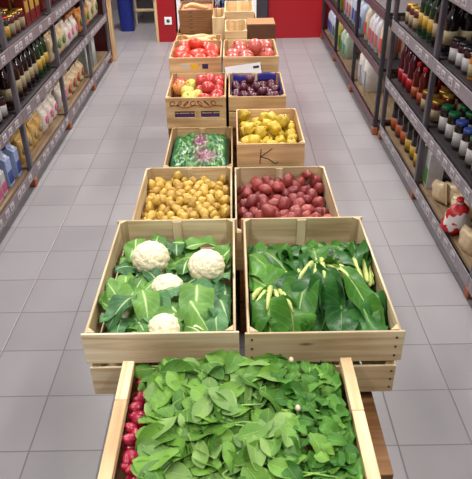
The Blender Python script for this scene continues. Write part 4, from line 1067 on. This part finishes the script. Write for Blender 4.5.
for cx, cy, xa, xb, ya, yb in cells:
    side = ('left', 'middle', 'right')[cx]; nm = ('radish_bunch', 'radish_bunch', 'turnip_bunch')[cx]
    lab = ('leafy radish bunch with red roots along the left rail, ', 'leafy radish bunch in the middle column of greens, ', 'bunch of darker turnip greens by the right rail, ')[cx]+place[cy]
    X, Y = (xa+xb)/2, (ya+yb)/2; z = heapz(X, Y)
    t = thing(nm, lab, 'vegetable', (X, Y, z)); O = Vector((X, Y, z))
    if cx == 0:
        for k in range(7):
            x = -.272+random.uniform(.010, .050); y = ya+(k+.5)/7*(yb-ya)*1.05; zz = .524+random.uniform(-.012, .014)
            if RMESH is None: RMESH = radish(); o = RMESH
            else: o = RMESH.copy(); COL.objects.link(o)
            o.parent = t; o.location = Vector((x, y, zz))-O; o.rotation_euler = (random.uniform(-.6, .6), 1.9+random.uniform(-.6, .6), random.uniform(-.8, .8)); o.scale = (random.uniform(.85, 1.15),)*3
    if cx == 2 and cy in (2, 4):
        b = MB(); q = Vector((xa+.035, Y+random.uniform(-.02, .02), 0)); q.z = heapz(q.x, q.y)+.008; q = q-O
        b.lathe([(0, .009), (.005, .007), (.007, 0), (.005, -.006), (0, -.014)], 10, Matrix.Translation(q) @ Matrix.Rotation(random.uniform(.8, 2), 4, 'X')); b.build('turnip_root', RTIP, t)
    st = MB()
    for k in range(3):
        p0 = Vector((xa+.0 if cx == 0 else xa+.0, random.uniform(ya, yb), 0)); p1 = Vector((random.uniform(xa+.04, xb), random.uniform(ya-.01, yb+.01), 0))
        p0.z = heapz(p0.x, p0.y)-.012; p1.z = heapz(p1.x, p1.y)-.006; pm = (p0+p1)/2; pm.z = heapz(pm.x, pm.y)-.012; p0.z -= .008; p1.z -= .008
        st.tube([p0-O, pm-O, p1-O], [.0028, .0024, .0016], 6)
    st.build('stems', RSTEM, t)
    n = 56 if cx == 2 else 42
    bl = [MB(), MB()]
    for k in range(n):
        x = random.uniform(xa+(.02 if cx == 0 else -.01), xb+.01); y = random.uniform(ya-.012, yb+.012); lay = k/n
        a = random.gauss(0, 1.1)-.35
        if cx == 0 and y > 1.115 and x < -.19: continue
        d = Vector((math.cos(a), math.sin(a), random.uniform(-.05, .35))); LL = random.uniform(.055, .098) if cx < 2 else random.uniform(.035, .07)
        p = Vector((x, y, heapz(x, y)-.034+.044*lay))-d*LL*.5
        p.x = max(p.x, -.236); tip = p+d*LL
        if tip.x > .262 or tip.y > 1.16 or tip.x < -.240: d.x *= -.6; d.y *= -.6
        nn = Vector((random.gauss(0, .42), random.gauss(-.1, .42), 1))
        tw = (0 if random.random() < .68 else 1)
        bl[tw].leaf(p-O, d, nn, LL, LL*random.uniform(.55, .78), random.uniform(.1, .9), random.choice((-.2, .15, .3)), .10 if cx < 2 else .28, random.random(), 3, 7, .85, 1.4)
    bl[0].keep_in(O, -.288, .280, .775, 1.162).build('leaves', (RLEAF, RLEAF, TLEAF)[cx], t); bl[1].keep_in(O, -.288, .280, .775, 1.162).build('leaves', RLEAF2 if cx < 2 else RLEAF, t)
bpy.context.view_layer.update()
